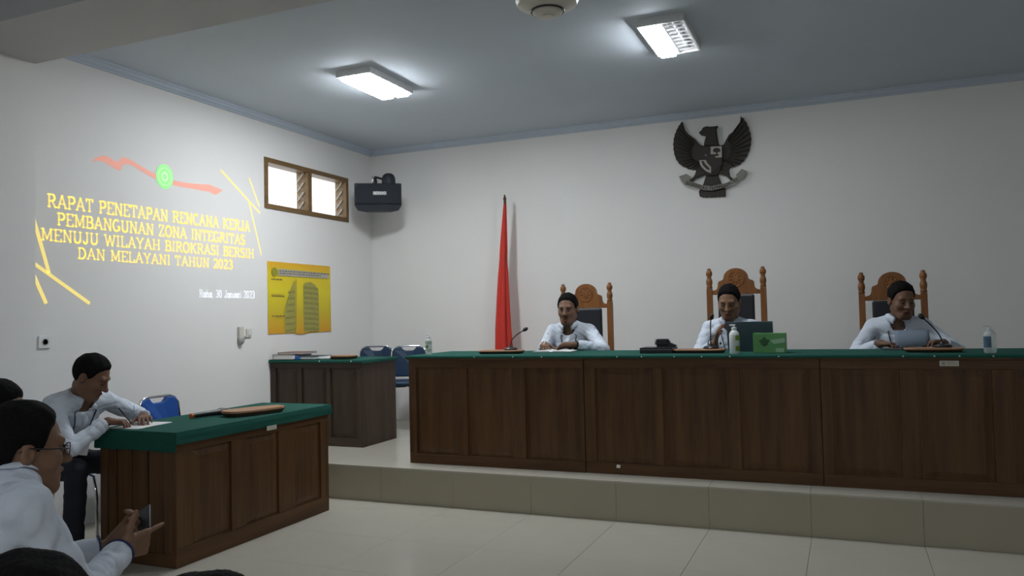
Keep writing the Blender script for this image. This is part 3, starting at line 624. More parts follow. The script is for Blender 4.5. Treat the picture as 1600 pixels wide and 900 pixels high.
# ------------------------------------------------------------------ carved eagle emblem
ga=empty('eagle_emblem',(-1.11,YB,2.81),0,'dark carved eagle emblem with shield and motto ribbon on the wall','emblem')
G=dict(
wl=[(-0.252,0.359),(-0.242,0.319),(-0.23,0.274),(-0.21,0.24),(-0.173,0.208),(-0.137,0.177),(-0.112,0.142),(-0.091,0.118),(-0.055,0.104),(-0.043,-0.021),(-0.067,-0.126),(-0.136,-0.122),(-0.146,-0.11),(-0.188,-0.102),(-0.235,-0.08),(-0.277,-0.052),(-0.309,-0.016),(-0.329,0.029),(-0.34,0.079),(-0.344,0.129),(-0.341,0.178),(-0.332,0.226),(-0.316,0.266),(-0.297,0.304),(-0.276,0.334)],
wr=[(0.281,0.351),(0.277,0.307),(0.266,0.271),(0.239,0.235),(0.203,0.207),(0.171,0.186),(0.144,0.141),(0.119,0.097),(0.086,0.094),(0.071,-0.033),(0.089,-0.146),(0.159,-0.147),(0.166,-0.125),(0.213,-0.115),(0.259,-0.099),(0.296,-0.071),(0.327,-0.026),(0.349,0.024),(0.363,0.075),(0.369,0.127),(0.364,0.18),(0.351,0.234),(0.332,0.284),(0.308,0.324)],
head=[(-0.103,0.235),(-0.093,0.24),(-0.076,0.251),(-0.06,0.277),(-0.028,0.284),(0.008,0.276),(0.05,0.275),(0.079,0.277),(0.06,0.252),(0.064,0.214),(0.068,0.171),(0.074,0.117),(0.091,0.088),(-0.06,0.104),(-0.048,0.151),(-0.036,0.193),(-0.057,0.201),(-0.083,0.207)],
body=[(-0.06,0.11),(0.096,0.093),(0.113,0.038),(0.115,-0.037),(0.102,-0.11),(0.078,-0.166),(0.046,-0.19),(-0.038,-0.183),(-0.078,-0.136),(-0.092,-0.081),(-0.089,0.016)],
legl=[(-0.135,-0.114),(-0.067,-0.126),(-0.047,-0.162),(-0.101,-0.182),(-0.149,-0.196),(-0.176,-0.224),(-0.198,-0.235),(-0.235,-0.238),(-0.207,-0.21),(-0.164,-0.182),(-0.147,-0.151)],
legr=[(0.062,-0.16),(0.089,-0.141),(0.159,-0.143),(0.169,-0.201),(0.189,-0.222),(0.234,-0.244),(0.213,-0.269),(0.178,-0.245),(0.143,-0.204)],
tail=[(-0.038,-0.14),(0.049,-0.148),(0.085,-0.247),(0.124,-0.314),(0.122,-0.38),(0.103,-0.387),(0.086,-0.377),(0.068,-0.386),(0.05,-0.376),(0.031,-0.385),(0.014,-0.375),(-0.007,-0.385),(-0.025,-0.374),(-0.044,-0.383),(-0.062,-0.373),(-0.08,-0.378),(-0.098,-0.368),(-0.115,-0.365),(-0.121,-0.32),(-0.076,-0.249)],
ribL=[(-0.296,-0.164),(-0.227,-0.146),(-0.18,-0.18),(-0.197,-0.211),(-0.241,-0.245),(-0.27,-0.216)],
ribR=[(0.225,-0.196),(0.278,-0.146),(0.324,-0.173),(0.296,-0.223),(0.239,-0.255)],
rt=[(-0.239,-0.208),(-0.166,-0.23),(-0.072,-0.271),(0.001,-0.284),(0.126,-0.267),(0.188,-0.245),(0.235,-0.213)],
rb=[(-0.249,-0.248),(-0.178,-0.276),(-0.073,-0.313),(-0.0,-0.325),(0.125,-0.306),(0.197,-0.278),(0.249,-0.251)],
sq=[(0.008,0.086),(0.108,0.078),(0.106,-0.025),(0.047,-0.022),(0.047,-0.007),(0.077,-0.008),(0.078,0.007),(0.005,0.015)],
crown=[(0.027,0.049),(0.038,0.065),(0.059,0.068),(0.083,0.062),(0.095,0.045),(0.088,0.028),(0.067,0.026),(0.066,0.0),(0.052,0.001),(0.053,0.027),(0.032,0.031)],
fan=[(-0.101,-0.032),(-0.043,-0.034),(-0.024,-0.071),(0.005,-0.106),(0.002,-0.163),(-0.036,-0.145),(-0.077,-0.104),(-0.097,-0.067)],
fand=[(-0.083,-0.041),(-0.062,-0.043),(-0.045,-0.077),(-0.009,-0.117),(-0.01,-0.134),(-0.038,-0.12),(-0.068,-0.085)])
def relief(name,key,d0,d1,mat,par=ga,bev=.005): return MB().prism(G[key],-d1,-d0,'y').build(name,M[mat],par,bev)
for key,sx in (('wl',-1),('wr',1)):
    # scalloped outer edge: one small lobe for each feather tip
    P=G[key]; n=len(P); out=[]
    for i in range(n):
        a,b=P[i],P[(i+1)%n]; out.append(a)
        if (i>=11 and key=='wl') or (i>=12 and key=='wr'):
            mx_,mz_=(a[0]+b[0])/2,(a[1]+b[1])/2; d=nrm((b[0]-a[0],b[1]-a[1])); out.append((mx_+d[1]*-.006*(1 if key=='wl' else 1),mz_+d[0]*.006))
    w_=MB().prism(out,-.030,-.012,'y').build('wing',M['emblem'],ga,.004)
    root=(sx*.06,.0); rim=P[12:] if key=='wl' else P[13:]
    for q in rim:
        a=np.array((root[0]*.6+q[0]*.4,root[1]*.6+q[1]*.4)); b=np.array(q)*.97+np.array(root)*.03
        MB().tube([(a[0],-.030,a[1]),((a[0]+b[0])/2,-.034,(a[1]+b[1])/2),(b[0],-.029,b[1])],[.007,.010,.005],6).build('feather',M['emblem'],w_,smooth=True)
relief('tail','tail',.010,.030,'emblem'); relief('body','body',.012,.052,'emblem',bev=.014); hd=relief('head','head',.012,.055,'emblem',bev=.010)
relief('leg','legl',.020,.045,'emblem'); relief('leg','legr',.020,.045,'emblem')
MB().box(-.06,.06,-.012,-.0005,-.10,.10).build('wall_mount',M['emblem'],ga)
sh=MB().prism([(-.085,.085),(.108,.078),(.106,-.09),(.0,-.178),(-.09,-.10)],-.060,-.050,'y').build('shield',M['emblem'],ga,.003)
relief('tree_field','sq',.060,.064,'emblem_light',sh,0); relief('tree','crown',.064,.068,'emblem',sh,0); relief('chain_field','fan',.060,.064,'emblem_light',sh,0); relief('chain_link','fand',.064,.068,'emblem',sh,0)
st=[]
for k in range(10): r=.014 if k%2==0 else .006; st.append((-.040+r*math.sin(k*PI/5),.010+r*math.cos(k*PI/5)))
MB().prism(st,-.064,-.060,'y').build('star',M['emblem_grey'],sh)
rib=MB(); n=len(G['rt'])
ring_=G['rt']+G['rb'][::-1]; rib.prism(ring_,-.062,-.056,'y')
rb_=rib.build('motto_ribbon',M['emblem_grey'],ga)
relief('ribbon_end','ribL',.045,.056,'emblem_grey',rb_,.002); relief('ribbon_end','ribR',.045,.056,'emblem_grey',rb_,.002)
def onrib(s,q):
    L=.43; f=min(.999,max(0,s/L))*(n-1); i=int(f); f-=i
    tp=np.array(G['rt'][i])*(1-f)+np.array(G['rt'][i+1])*f; bt=np.array(G['rb'][i])*(1-f)+np.array(G['rb'][i+1])*f
    p=bt+(tp-bt)*(.2+.6*q/.02); return (p[0],-.0627,p[1])
letters(MB(),'BHINNEKA TUNGGAL IKA',.02,.41,lambda s,q:onrib(s+.012,q),.24).build('motto',M['emblem'],rb_)
# ================================================================== things on the tables
ZB=ZT+.0045      # top of the cloth on the judges bench
ZD=.7565         # on the floor desk
ZL=ZS+.7565      # on the dark desk
def slab(loc,rz,L,Wd,label,th=.026,seed=1,group='live edge wooden boards'):
    rnd=random.Random(seed); n=26; pts=[]
    for k in range(n):
        a=2*PI*k/n; ca,sa=math.cos(a),math.sin(a); e=.62
        x=L/2*abs(ca)**e*(1 if ca>0 else -1); y=Wd/2*abs(sa)**e*(1 if sa>0 else -1)
        j=1+.045*math.sin(3*a+seed)+.03*rnd.uniform(-1,1); pts.append((x*j,y*j))
    t=empty('wooden_board',loc,rz,label,'board',group)
    MB().frustum([(x*.90,y*.88,0) for x,y in pts],[(x*.995,y*.995,th*.62) for x,y in pts]).build('bark_edge',M['bark'],t)
    MB().frustum([(x*1.0,y*1.0,th*.62) for x,y in pts],[(x*.985,y*.975,th) for x,y in pts]).build('polished_top',M['board_top'],t,.003)
    return t
TH=.026
slab((-2.445,5.56,ZB),.02,.345,.20,'live edge wooden board under the microphone before the flag',seed=2)
slab((-.945,5.57,ZB),-.01,.36,.20,'live edge wooden board between the black box and the laptop',seed=3)
slab((.497,5.55,ZB),.0,.335,.20,'live edge wooden board before the judge holding a paper',seed=5)
slab((-3.605,4.13,ZD),PI/2-.32,.42,.20,'live edge wooden board on the floor desk',.038,seed=8)
slab((-4.145,5.93,ZL),.0,.235,.17,'live edge wooden board on the dark desk by the poster',.030,seed=11)

def gooseneck(base,path,label):
    t=empty('gooseneck_microphone',base,0,label,'microphone','gooseneck microphones on the judges bench')
    MB().lathe([(.052,0),(.053,.008),(.046,.016),(.018,.022),(.012,.034)],n=24).build('base',M['blackplastic'],t,smooth='auto')
    P=[np.array(p,float) for p in path]; pts=[]
    for i in range(len(P)-1):
        for k in range(4): f=k/4; pts.append(P[i]*(1-f)+P[i+1]*f)
    pts.append(P[-1]); 
    for _ in range(3): pts=[pts[0]]+[(pts[i-1]+2*pts[i]+pts[i+1])/4 for i in range(1,len(pts)-1)]+[pts[-1]]
    MB().tube(pts,.0042,8).build('stem',M['blackplastic'],t,smooth=True)
    d=nrm(pts[-1]-pts[-3]); e=pts[-1]
    MB().tube([e-d*.012,e,e+d*.012,e+d*.026,e+d*.034],[.007,.0135,.0155,.012,.004],10).build('windscreen',M['leather'],t,smooth=True)
    return t
gooseneck((-2.383,5.60,ZB+TH),[(0,0,.03),(.004,0,.07),(.05,.0,.115),(.115,0,.150)],'gooseneck microphone bending right in front of the flag')
gooseneck((-.872,5.60,ZB+TH),[(0,0,.03),(0,0,.11),(.003,.0,.19),(.010,-.004,.212)],'upright gooseneck microphone by the shoulder of the middle judge')
gooseneck((.550,5.60,ZB+TH),[(0,0,.03),(-.015,0,.08),(-.06,0,.14),(-.105,-.004,.187)],'gooseneck microphone leaning towards the judge with the paper')

# sanitizer bottles
M['gel']=glassy('clear_gel_plastic',(.72,.80,.80),.45,.12); M['milky']=glassy('milky_plastic',(.80,.85,.86),.92,.3)
M['label_green']=plain('green_label',(.10,.22,.07),.5,var=.25,scale=50); M['label_white']=plain('white_label',(.70,.73,.70),.5); M['label_blue']=plain('blue_label',(.05,.11,.18),.5,var=.3,scale=60); M['lime']=plain('lime_print',(.20,.33,.03),.5)
def bottle(loc,label,r,h,body,pump,spots=None,flat=1.0):
    t=empty('sanitizer_bottle',loc,0,label,'bottle','hand sanitizer bottles on the judges bench')
    b=MB().lathe([(r*.86,0),(r,.008),(r,h*.62),(r*.93,h*.70),(r*.6,h*.78),(r*.42,h*.80),(r*.42,h*.83)],n=24); b.v=[(x,y*flat,z) for x,y,z in b.v]; b.build('body',body,t,smooth='auto')
    MB().lathe([(r*.5,h*.81),(r*.52,h*.88),(r*.44,h*.895),(r*.16,h*.90),(r*.16,h*.95)],n=18).build('cap',pump,t,smooth='auto')
    MB().box(-r*.9,r*.28,-.006,.006,h*.945,h).build('pump_head',pump,t,.003)
    for nm,mat,z0,z1,a0,a1 in (spots or []):
        k=12; m=MB(); vs_=[];fs=[]
        for i in range(k+1):
            a=math.radians(a0+(a1-a0)*i/k); 
            for z in (z0,z1): vs_.append(((r+.0006)*math.sin(a),-(r+.0006)*math.cos(a)*flat,z*h))
        fs=[(2*i,2*i+2,2*i+3,2*i+1) for i in range(k)]; m.add(vs_,fs); o=m.build(nm,mat,t); s_=o.modifiers.new('t','SOLIDIFY'); s_.thickness=.0006; s_.offset=1
    return t
bottle((-3.00,5.42,ZB),'sanitizer bottle with green label on the left end of the bench',.026,.16,M['gel'],M['white'],[('label',M['label_white'],.12,.62,-80,80),('label_band',M['label_green'],.16,.28,-81,81),('label_band',M['label_green'],.50,.64,-81,81),('label_spot',M['label_green'],.32,.46,-30,20)])
bottle((-.687,5.40,ZB),'white pump bottle with lime spots in front of the laptop',.033,.195,M['milky'],M['white'],[('print_spot',M['lime'],.10,.27,18,75),('print_spot',M['lime'],.46,.62,18,75)])
bottle((.777,5.40,ZB),'clear sanitizer bottle with dark blue label at the far right',.034,.165,M['gel'],M['gel'],[('label',M['label_blue'],.20,.60,-75,5)],.8)

# laptop: lid towards the hall
t=empty('laptop',(-.62,5.74,ZB),0,'open dark laptop seen from behind in front of the middle judge','laptop'); M['lid']=plain('dark_aluminium',(.11,.14,.185),.4,.2,var=.05)
MB().box(-.155,.155,0,.215,0,.016).build('base',M['lid'],t,.003); MB().box(-.14,.14,.03,.13,.016,.018).build('keyboard',M['blackplastic'],t,.001)
l=MB().box(-.155,.155,-.006,0,0,.205); l.xf(Matrix.Translation((0,.004,.012))@Matrix.Rotation(.28,4,'X')); lid=l.build('lid',M['lid'],t,.002)
l=MB().box(-.147,.147,0.0002,.0008,.008,.196); l.xf(Matrix.Translation((0,.004,.012))@Matrix.Rotation(.28,4,'X')); l.build('screen',M['blackplastic'],lid)
# green box
t=empty('tissue_box',(-.474,5.47,ZB),-.02,'green printed box beside the laptop','box')
m,nt,b=base_mat('green_box_print'); v=objvec(nt,(5,5,5)); nt.links.new(mixcol(nt,noise(nt,1.6,2,v),(.06,.24,.055),(.16,.42,.15)),b.inputs['Base Color']); b.inputs['Roughness'].default_value=.4
MB().box(-.102,.102,0,.11,0,.132).build('carton',m,t,.002)
M['leafprint']=plain('dark_green_print',(.02,.10,.025),.4,var=.3,scale=40); M['paleprint']=plain('pale_green_print',(.33,.55,.36),.4)
pts=[(-.03+.030*math.cos(a)*(1+.25*math.sin(5*a)),.075+.026*math.sin(a)*(1+.2*math.cos(4*a))) for a in np.linspace(0,2*PI,24)[:-1]]
MB().prism(pts,-.0012,-.0002,'y').build('leaf_print',M['leafprint'],t); MB().box(.040,.092,-.0012,-.0002,.006,.032).build('label_print',M['paleprint'],t); MB().prism([(.005,.085),(.10,.10),(.10,.07),(.03,.06)],-.0012,-.0002,'y').build('sheen_print',M['paleprint'],t)
MB().prism([(-.06,.03),(-.05,.052),(.05,.052),(.06,.058),(.06,.07),(-.05,.07)],.132,.1328,'z').build('opening',M['leafprint'],t)
# black case and small device
t=empty('black_case',(-1.232,5.48,ZB),0,'flat black case on the bench left of the middle judge','case'); MB().box(-.115,.115,0,.19,0,.040).build('body',M['blackplastic'],t,.004); MB().box(-.111,.111,-.001,.002,.025,.027).build('lid_seam',M['greyplastic'],t)
t=empty('handheld_camera',(-1.19,5.57,ZB+.0405),0,'small black camera lying on the flat black case','camera')
MB().box(-.055,.030,-.02,.03,.012,.058).build('body',M['blackplastic'],t,.008); MB().prism([(.028,.012),(.028,.056),(.045,.030),(.085,.014),(.085,.004),(.028,.004)],-.016,.022,'y').build('grip',M['blackplastic'],t,.004)
MB().box(-.052,.080,-.018,.026,0,.012).build('foot',M['blackplastic'],t,.002); MB().lathe([(.020,-.008),(.021,.0),(.017,.002)],c=(-.057,.005,.035),n=18,ax='x').build('lens_ring',M['greyplastic'],t)
# open book before the judge beside the flag
t=empty('open_book',(-2.095,5.80,ZB),.03,'open white notebook before the judge beside the flag','book')
for s in (-1,1):
    pr=[(0,.002),(s*.02,.012),(s*.06,.014),(s*.145,.008),(s*.147,.002)]; MB().prism(pr,-.10,.10,'y').build('page_block',M['paper'],t)
MB().box(-.15,.15,-.105,.105,0,.002).build('cover',M['blackplastic'],t)
# floor desk: paper, pen, microphone
t=empty('writing_paper',(-3.90,3.505,ZD),.12,'white papers under the hand of the writing man','paper')
MB().box(-.10,.10,-.145,.145,0,.0015).build('sheet',M['paper'],t); l=MB().box(-.10,.10,-.145,.145,.0016,.003); l.xf(Matrix.Rotation(.10,4,'Z')); l.build('sheet',M['paper'],t)
for k in range(6): MB().box(-.08,.06,-.11+k*.03,-.108+k*.03,.0030,.0033).build('written_line',M['p_grey'],t)
t=empty('wireless_microphone',(-3.812,3.96,ZD+.020),0,'black microphone with an orange end on the floor desk','microphone'); d=nrm((.03,.28,0)); M['orange']=plain('orange_plastic',(.50,.13,.03),.5)
MB().tube([-d*.125,-d*.11,d*.06,d*.09,d*.125],[.015,.0155,.018,.026,.020],14).build('handle',M['blackplastic'],t,smooth='auto')
MB().tube([-d*.150,-d*.146,-d*.128,-d*.125],[.008,.016,.016,.012],12).build('end_cap',M['orange'],t,smooth='auto')
MB().ball(d*.135,(.027,.029,.0195),14,10).build('mesh_head',M['leather'],t,smooth=True)
# books and papers on the dark desk
def book(loc,rz,w,dp,h,mat,label):
    t=empty('folder',loc,rz,label,'folder','folders piled on the dark desk'); MB().box(-w/2,w/2,-dp/2,dp/2,0,.003).box(-w/2,w/2,-dp/2,dp/2,h-.003,h).box(-w/2,-w/2+.003,-dp/2,dp/2,.003,h-.003).build('cover',mat,t,.001); MB().box(-w/2+.0035,w/2-.006,-dp/2+.004,dp/2-.004,.0032,h-.0032).build('pages',M['paper'],t); return t
M['fold1']=plain('taupe_cover',(.20,.16,.12),.6); M['fold2']=plain('maroon_cover',(.26,.15,.13),.6); M['fold3']=plain('navy_cover',(.035,.05,.075),.6); M['fold4']=plain('bright_blue_cover',(.02,.12,.42),.5)
book((-4.70,5.92,ZL),0,.22,.29,.045,M['fold1'],'thick taupe folder at the left end of the dark desk')
book((-4.655,5.935,ZL+.0455),.03,.26,.24,.018,M['fold2'],'maroon folder lying on top of the taupe folder')
book((-4.475,5.94,ZL),0,.19,.27,.026,M['fold3'],'dark navy folder beside the folder pile')
o=MB().box(-.014,.014,-.018,.018,0,.030).build('blue_eraser_box',M['fold4'],None,.003); o.location=(-4.600,5.795,ZL) if False else (-4.545,5.79,ZL); tag(o,'small bright blue box before the folder pile','box')
o=MB().box(-.07,.07,-.10,.10,0,.012).build('paper_stack',M['paper'],None,.001); o.location=(-4.33,5.99,ZL); tag(o,'white paper stack between the navy folder and the wooden board','paper')
# ================================================================== people: signed distance bodies meshed with surface nets
class Cap:      # tapered capsule
    def __init__(s,a,b,ra,rb=None,k=.02,op='add',cut=None,sq=None):
        s.a=np.asarray(a,float); s.b=np.asarray(b,float); s.ra=ra; s.rb=ra if rb is None else rb; s.k=k; s.op=op; s.cut=cut
    def d(s,P):
        ab=s.b-s.a; L=max(1e-9,ab@ab); t=np.clip(((P-s.a)@ab)/L,0,1)
        r=np.linalg.norm(P-s.a-t[:,None]*ab,axis=1)-(s.ra+t*(s.rb-s.ra))
        if s.cut is not None: r=np.maximum(r,(P-s.cut[0])@s.cut[1])
        return r
    lb=d
    def bb(s): r=max(s.ra,s.rb); return np.minimum(s.a,s.b)-r, np.maximum(s.a,s.b)+r
class Ell:
    def __init__(s,c,r,R=None,k=.02,op='add',fn=None):
        s.c=np.asarray(c,float); s.r=np.asarray(r,float); s.R=np.eye(3) if R is None else np.asarray(R,float); s.k=k; s.op=op; s.fn=fn
    def d(s,P):
        q=(P-s.c)@s.R; k0=np.linalg.norm(q/s.r,axis=1); k1=np.linalg.norm(q/(s.r**2),axis=1)+1e-9
        r=k0*(k0-1)/k1
        if s.fn is not None: r=s.fn(r,P)
        return r
    def lb(s,P): return np.linalg.norm(P-s.c,axis=1)-s.r.max()
    def bb(s): return s.c-s.r.max(), s.c+s.r.max()
def combine(prims,P,disp=None):
    d=np.full(len(P),1.0)
    for p in prims:
        q=p.d(P); k=p.k
        if p.op=='add':
            if k>0: h=np.clip(.5+.5*(q-d)/k,0,1); d=q+(d-q)*h-k*h*(1-h)
            else: d=np.minimum(d,q)
        else:
            if k>0: h=np.clip(.5-.5*(d+q)/k,0,1); d=d+(-q-d)*h+k*h*(1-h)
            else: d=np.maximum(d,-q)
    if disp is not None: d=d+disp(P)
    return d
def sdf_mesh(prims,vox,disp=None):
    lo=np.min([p.bb()[0] for p in prims if p.op=='add'],0)-.025; hi=np.max([p.bb()[1] for p in prims if p.op=='add'],0)+.025
    B=12; nb=np.ceil((hi-lo)/(vox*B)).astype(int); n=nb*B+1
    g=np.full(tuple(n),1.0,np.float32)
    I=np.stack(np.meshgrid(*[np.arange(m) for m in nb],indexing='ij'),-1).reshape(-1,3)
    C=lo+(I*B+B/2)*vox; R=vox*B*.5*1.7321+.004
    near=np.stack([p.lb(C)<R+p.k+.012 for p in prims],1)
    addm=np.array([p.op=='add' for p in prims]); act=np.where((near&addm).any(1))[0]
    L=np.stack(np.meshgrid(*[np.arange(B+1)]*3,indexing='ij'),-1).reshape(-1,3)
    for b in act:
        sel=[p for p,f in zip(prims,near[b]) if f]
        P=lo+(I[b]*B+L)*vox; d=combine(sel,P,disp)
        i,j,k=I[b]*B; g[i:i+B+1,j:j+B+1,k:k+B+1]=d.reshape(B+1,B+1,B+1)
    ins=g<0
    s=np.zeros(tuple(n-1),np.int8)
    for a in (0,1):
        for b in (0,1):
            for c in (0,1): s+=ins[a:n[0]-1+a,b:n[1]-1+b,c:n[2]-1+c]
    A=np.argwhere((s>0)&(s<8)); vid=np.full(tuple(n-1),-1,np.int32); vid[A[:,0],A[:,1],A[:,2]]=np.arange(len(A))
    acc=np.zeros((len(A),3)); cnt=np.zeros(len(A))
    cor=[(a,b,c) for a in (0,1) for b in (0,1) for c in (0,1)]; G_=[g[A[:,0]+a,A[:,1]+b,A[:,2]+c].astype(float) for a,b,c in cor]
    for x in range(8):
        for y in range(x+1,8):
            df=np.array(cor[y])-np.array(cor[x])
            if abs(df).sum()!=1: continue
            m=(G_[x]<0)!=(G_[y]<0); t=np.where(m,G_[x]/(G_[x]-G_[y]+1e-12),0)
            acc+=m[:,None]*(np.array(cor[x])+t[:,None]*df); cnt+=m
    Vt=lo+(A+acc/cnt[:,None])*vox
    F=[]
    for ax in range(3):
        sl0=[slice(None)]*3; sl1=[slice(None)]*3; sl0[ax]=slice(0,n[ax]-1); sl1[ax]=slice(1,n[ax])
        e=np.argwhere(ins[tuple(sl0)]!=ins[tuple(sl1)]); u,v=(ax+1)%3,(ax+2)%3
        e=e[(e[:,u]>0)&(e[:,v]>0)]; pos=ins[tuple(sl0)][e[:,0],e[:,1],e[:,2]]
        q=[]
        for du,dv in ((1,1),(0,1),(0,0),(1,0)):
            f=e.copy(); f[:,u]-=du; f[:,v]-=dv; ok=(f<np.array(vid.shape)).all(1); f=np.minimum(f,np.array(vid.shape)-1); q.append(vid[f[:,0],f[:,1],f[:,2]])
        q=np.stack(q,1); q=np.where(pos[:,None],q,q[:,::-1]); F.append(q[(q>=0).all(1)])
    return Vt,np.concatenate(F)
def mesh_obj(name,Vt,F,mat,parent,tint=None):
    me=bpy.data.meshes.new(name); me.vertices.add(len(Vt)); me.vertices.foreach_set('co',Vt.astype(np.float32).ravel())
    me.loops.add(F.size); me.loops.foreach_set('vertex_index',F.astype(np.int32).ravel()); me.polygons.add(len(F))
    me.polygons.foreach_set('loop_start',np.arange(0,F.size,4,dtype=np.int32)); me.polygons.foreach_set('loop_total',np.full(len(F),4,np.int32))
    me.update(calc_edges=True); me.validate(); me.polygons.foreach_set('use_smooth',np.ones(len(me.polygons),bool))
    if tint is not None:
        at=me.color_attributes.new('tint','FLOAT_COLOR','POINT'); at.data.foreach_set('color',np.concatenate([tint,np.ones((len(tint),1))],1).astype(np.float32).ravel())
    me.materials.append(mat); o=bpy.data.objects.new(name,me); COL.objects.link(o); o.parent=parent; return o
def skin_mat(name,col):
    m,nt,b=base_mat(name); at=nt.nodes.new('ShaderNodeAttribute'); at.attribute_name='tint'
    v=objvec(nt); c=mixcol(nt,noise(nt,35,3,v),tuple(x*.9 for x in col),tuple(min(1,x*1.08) for x in col))
    mu=nt.nodes.new('ShaderNodeMix'); mu.data_type='RGBA'; mu.blend_type='MULTIPLY'; mu.inputs['Factor'].default_value=1
    nt.links.new(c,mu.inputs['A']); nt.links.new(at.outputs['Color'],mu.inputs['B']); nt.links.new(mu.outputs['Result'],b.inputs['Base Color'])
    b.inputs['Roughness'].default_value=.5; b.inputs['Specular IOR Level'].default_value=.35; bump(nt,b,noise(nt,400,2,v),.0006,.4); return m
M['skin']=skin_mat('brown_skin',(.19,.098,.062)); M['skin2']=skin_mat('tan_skin',(.225,.122,.074))
M['hair']=plain('black_hair',(.006,.0055,.006),.8,var=.4,scale=120,bmp=.002,bscale=260,spec=.12)
M['eye']=plain('eye_white',(.26,.235,.22),.3); M['iris']=plain('dark_iris',(.015,.010,.008),.3)
M['shirt']=plain('pale_blue_shirt',(.66,.72,.82),.8,var=.04,scale=20,bmp=.0008,bscale=260,spec=.2); M['shirt_navy']=plain('navy_shirt_trim',(.020,.035,.10),.8)
M['trouser']=plain('dark_navy_trousers',(.010,.013,.022),.85); M['shoe']=plain('black_shoe_leather',(.010,.010,.011),.35)
M['lanyard']=plain('navy_lanyard',(.022,.028,.055),.7); M['belt']=plain('black_belt',(.012,.012,.013),.5); M['watch']=plain('dark_watch',(.02,.02,.022),.3,.4)

def rot_xyz(yaw,pitch,roll):
    """columns: right, forward, up; yaw left positive, pitch down positive"""
    cy,sy=math.cos(yaw),math.sin(yaw); Rz=np.array([[cy,-sy,0],[sy,cy,0],[0,0,1.]])
    cp,sp_=math.cos(-pitch),math.sin(-pitch); Rx=np.array([[1,0,0],[0,cp,-sp_],[0,sp_,cp]])
    cr,sr=math.cos(roll),math.sin(roll); Ry=np.array([[cr,0,sr],[0,1,0],[-sr,0,cr]])
    return Rz@Rx@Ry
def head_prims(T,R,s,closed,heavy=1.0):
    """T(point) maps head coordinates to the person; forward +y"""
    E=lambda c,r,k=.02,op='add': Ell(T(c),np.array(r)*s,R,k*s,op)
    C=lambda a,b,ra,rb,k=.02,op='add': Cap(T(a),T(b),ra*s,rb*s,k*s,op)
    h=heavy
    L=[E((0,-.012,.034),(.075,.096,.087),.0),E((0,.020,-.028),(.061*h,.071,.086),.03),E((0,.036,-.078),(.042*h,.045,.038),.03),
       C((-.018,.068,-.101),(.018,.068,-.101),.0175,.0175,.025)]
    for x in (-1,1):
        L+=[C((x*.050*h,.0,-.056),(x*.024,.060,-.097),.019,.016,.03),E((x*.040*h,.056,-.026),(.026,.026,.026),.022)]
    L+=[C((-.038,.077,.026),(.038,.077,.026),.013,.013,.014)]
    for x in (-1,1): L+=[E((x*.031,.094,.006),(.018,.013,.0105),.010,'sub')]
    L+=[C((0,.088,.014),(0,.108,-.026),.0075,.0115,.012),E((0,.111,-.030),(.0125,.0105,.0105),.010)]
    for x in (-1,1): L+=[E((x*.0135,.098,-.032),(.0085,.011,.008),.008)]
    L+=[C((-.021,.082,-.062),(.0,.0945,-.058),.006,.0068,.007),C((.021,.082,-.062),(.0,.0945,-.058),.006,.0068,.007),C((-.017,.084,-.0735),(.017,.084,-.0735),.0078,.0078,.008)]
    L+=[C((-.021,.094,-.0665),(.021,.094,-.0665),.0018,.0018,.003,'sub')]
    for x in (-1,1):
        L+=[E((x*.030,.0765,.004),(.0135,.0125,.0125 if closed else .0112),.004)]
        L+=[E((x*.0775,-.010,-.004),(.0095,.019,.031),.006),E((x*.086,-.003,.0),(.006,.010,.017),.004,'sub')]
    return L
def skin_tint(Vt,Ti):
    q=Ti(Vt); t=np.ones((len(Vt),3))
    lip=(np.abs(q[:,0])<.026)&(q[:,1]>.078)&(q[:,2]<-.053)&(q[:,2]>-.083); t[lip]=(.90,.68,.66)
    ml=(np.abs(q[:,0])<.024)&(q[:,1]>.076)&(np.abs(q[:,2]+.0668)<.0030); t[ml]=(.55,.42,.42)
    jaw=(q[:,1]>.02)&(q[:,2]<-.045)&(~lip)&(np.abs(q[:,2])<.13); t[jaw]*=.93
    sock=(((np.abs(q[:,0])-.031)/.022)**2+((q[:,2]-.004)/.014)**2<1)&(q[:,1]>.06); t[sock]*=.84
    return t
HL=(np.array([-.15,-.085,-.050,-.040,-.034,-.020,.006,.018,.030,.045,.062,.085,.13]),np.array([-.075,-.070,-.052,-.040,.012,.024,.020,-.004,.004,.046,.070,.083,.094]))
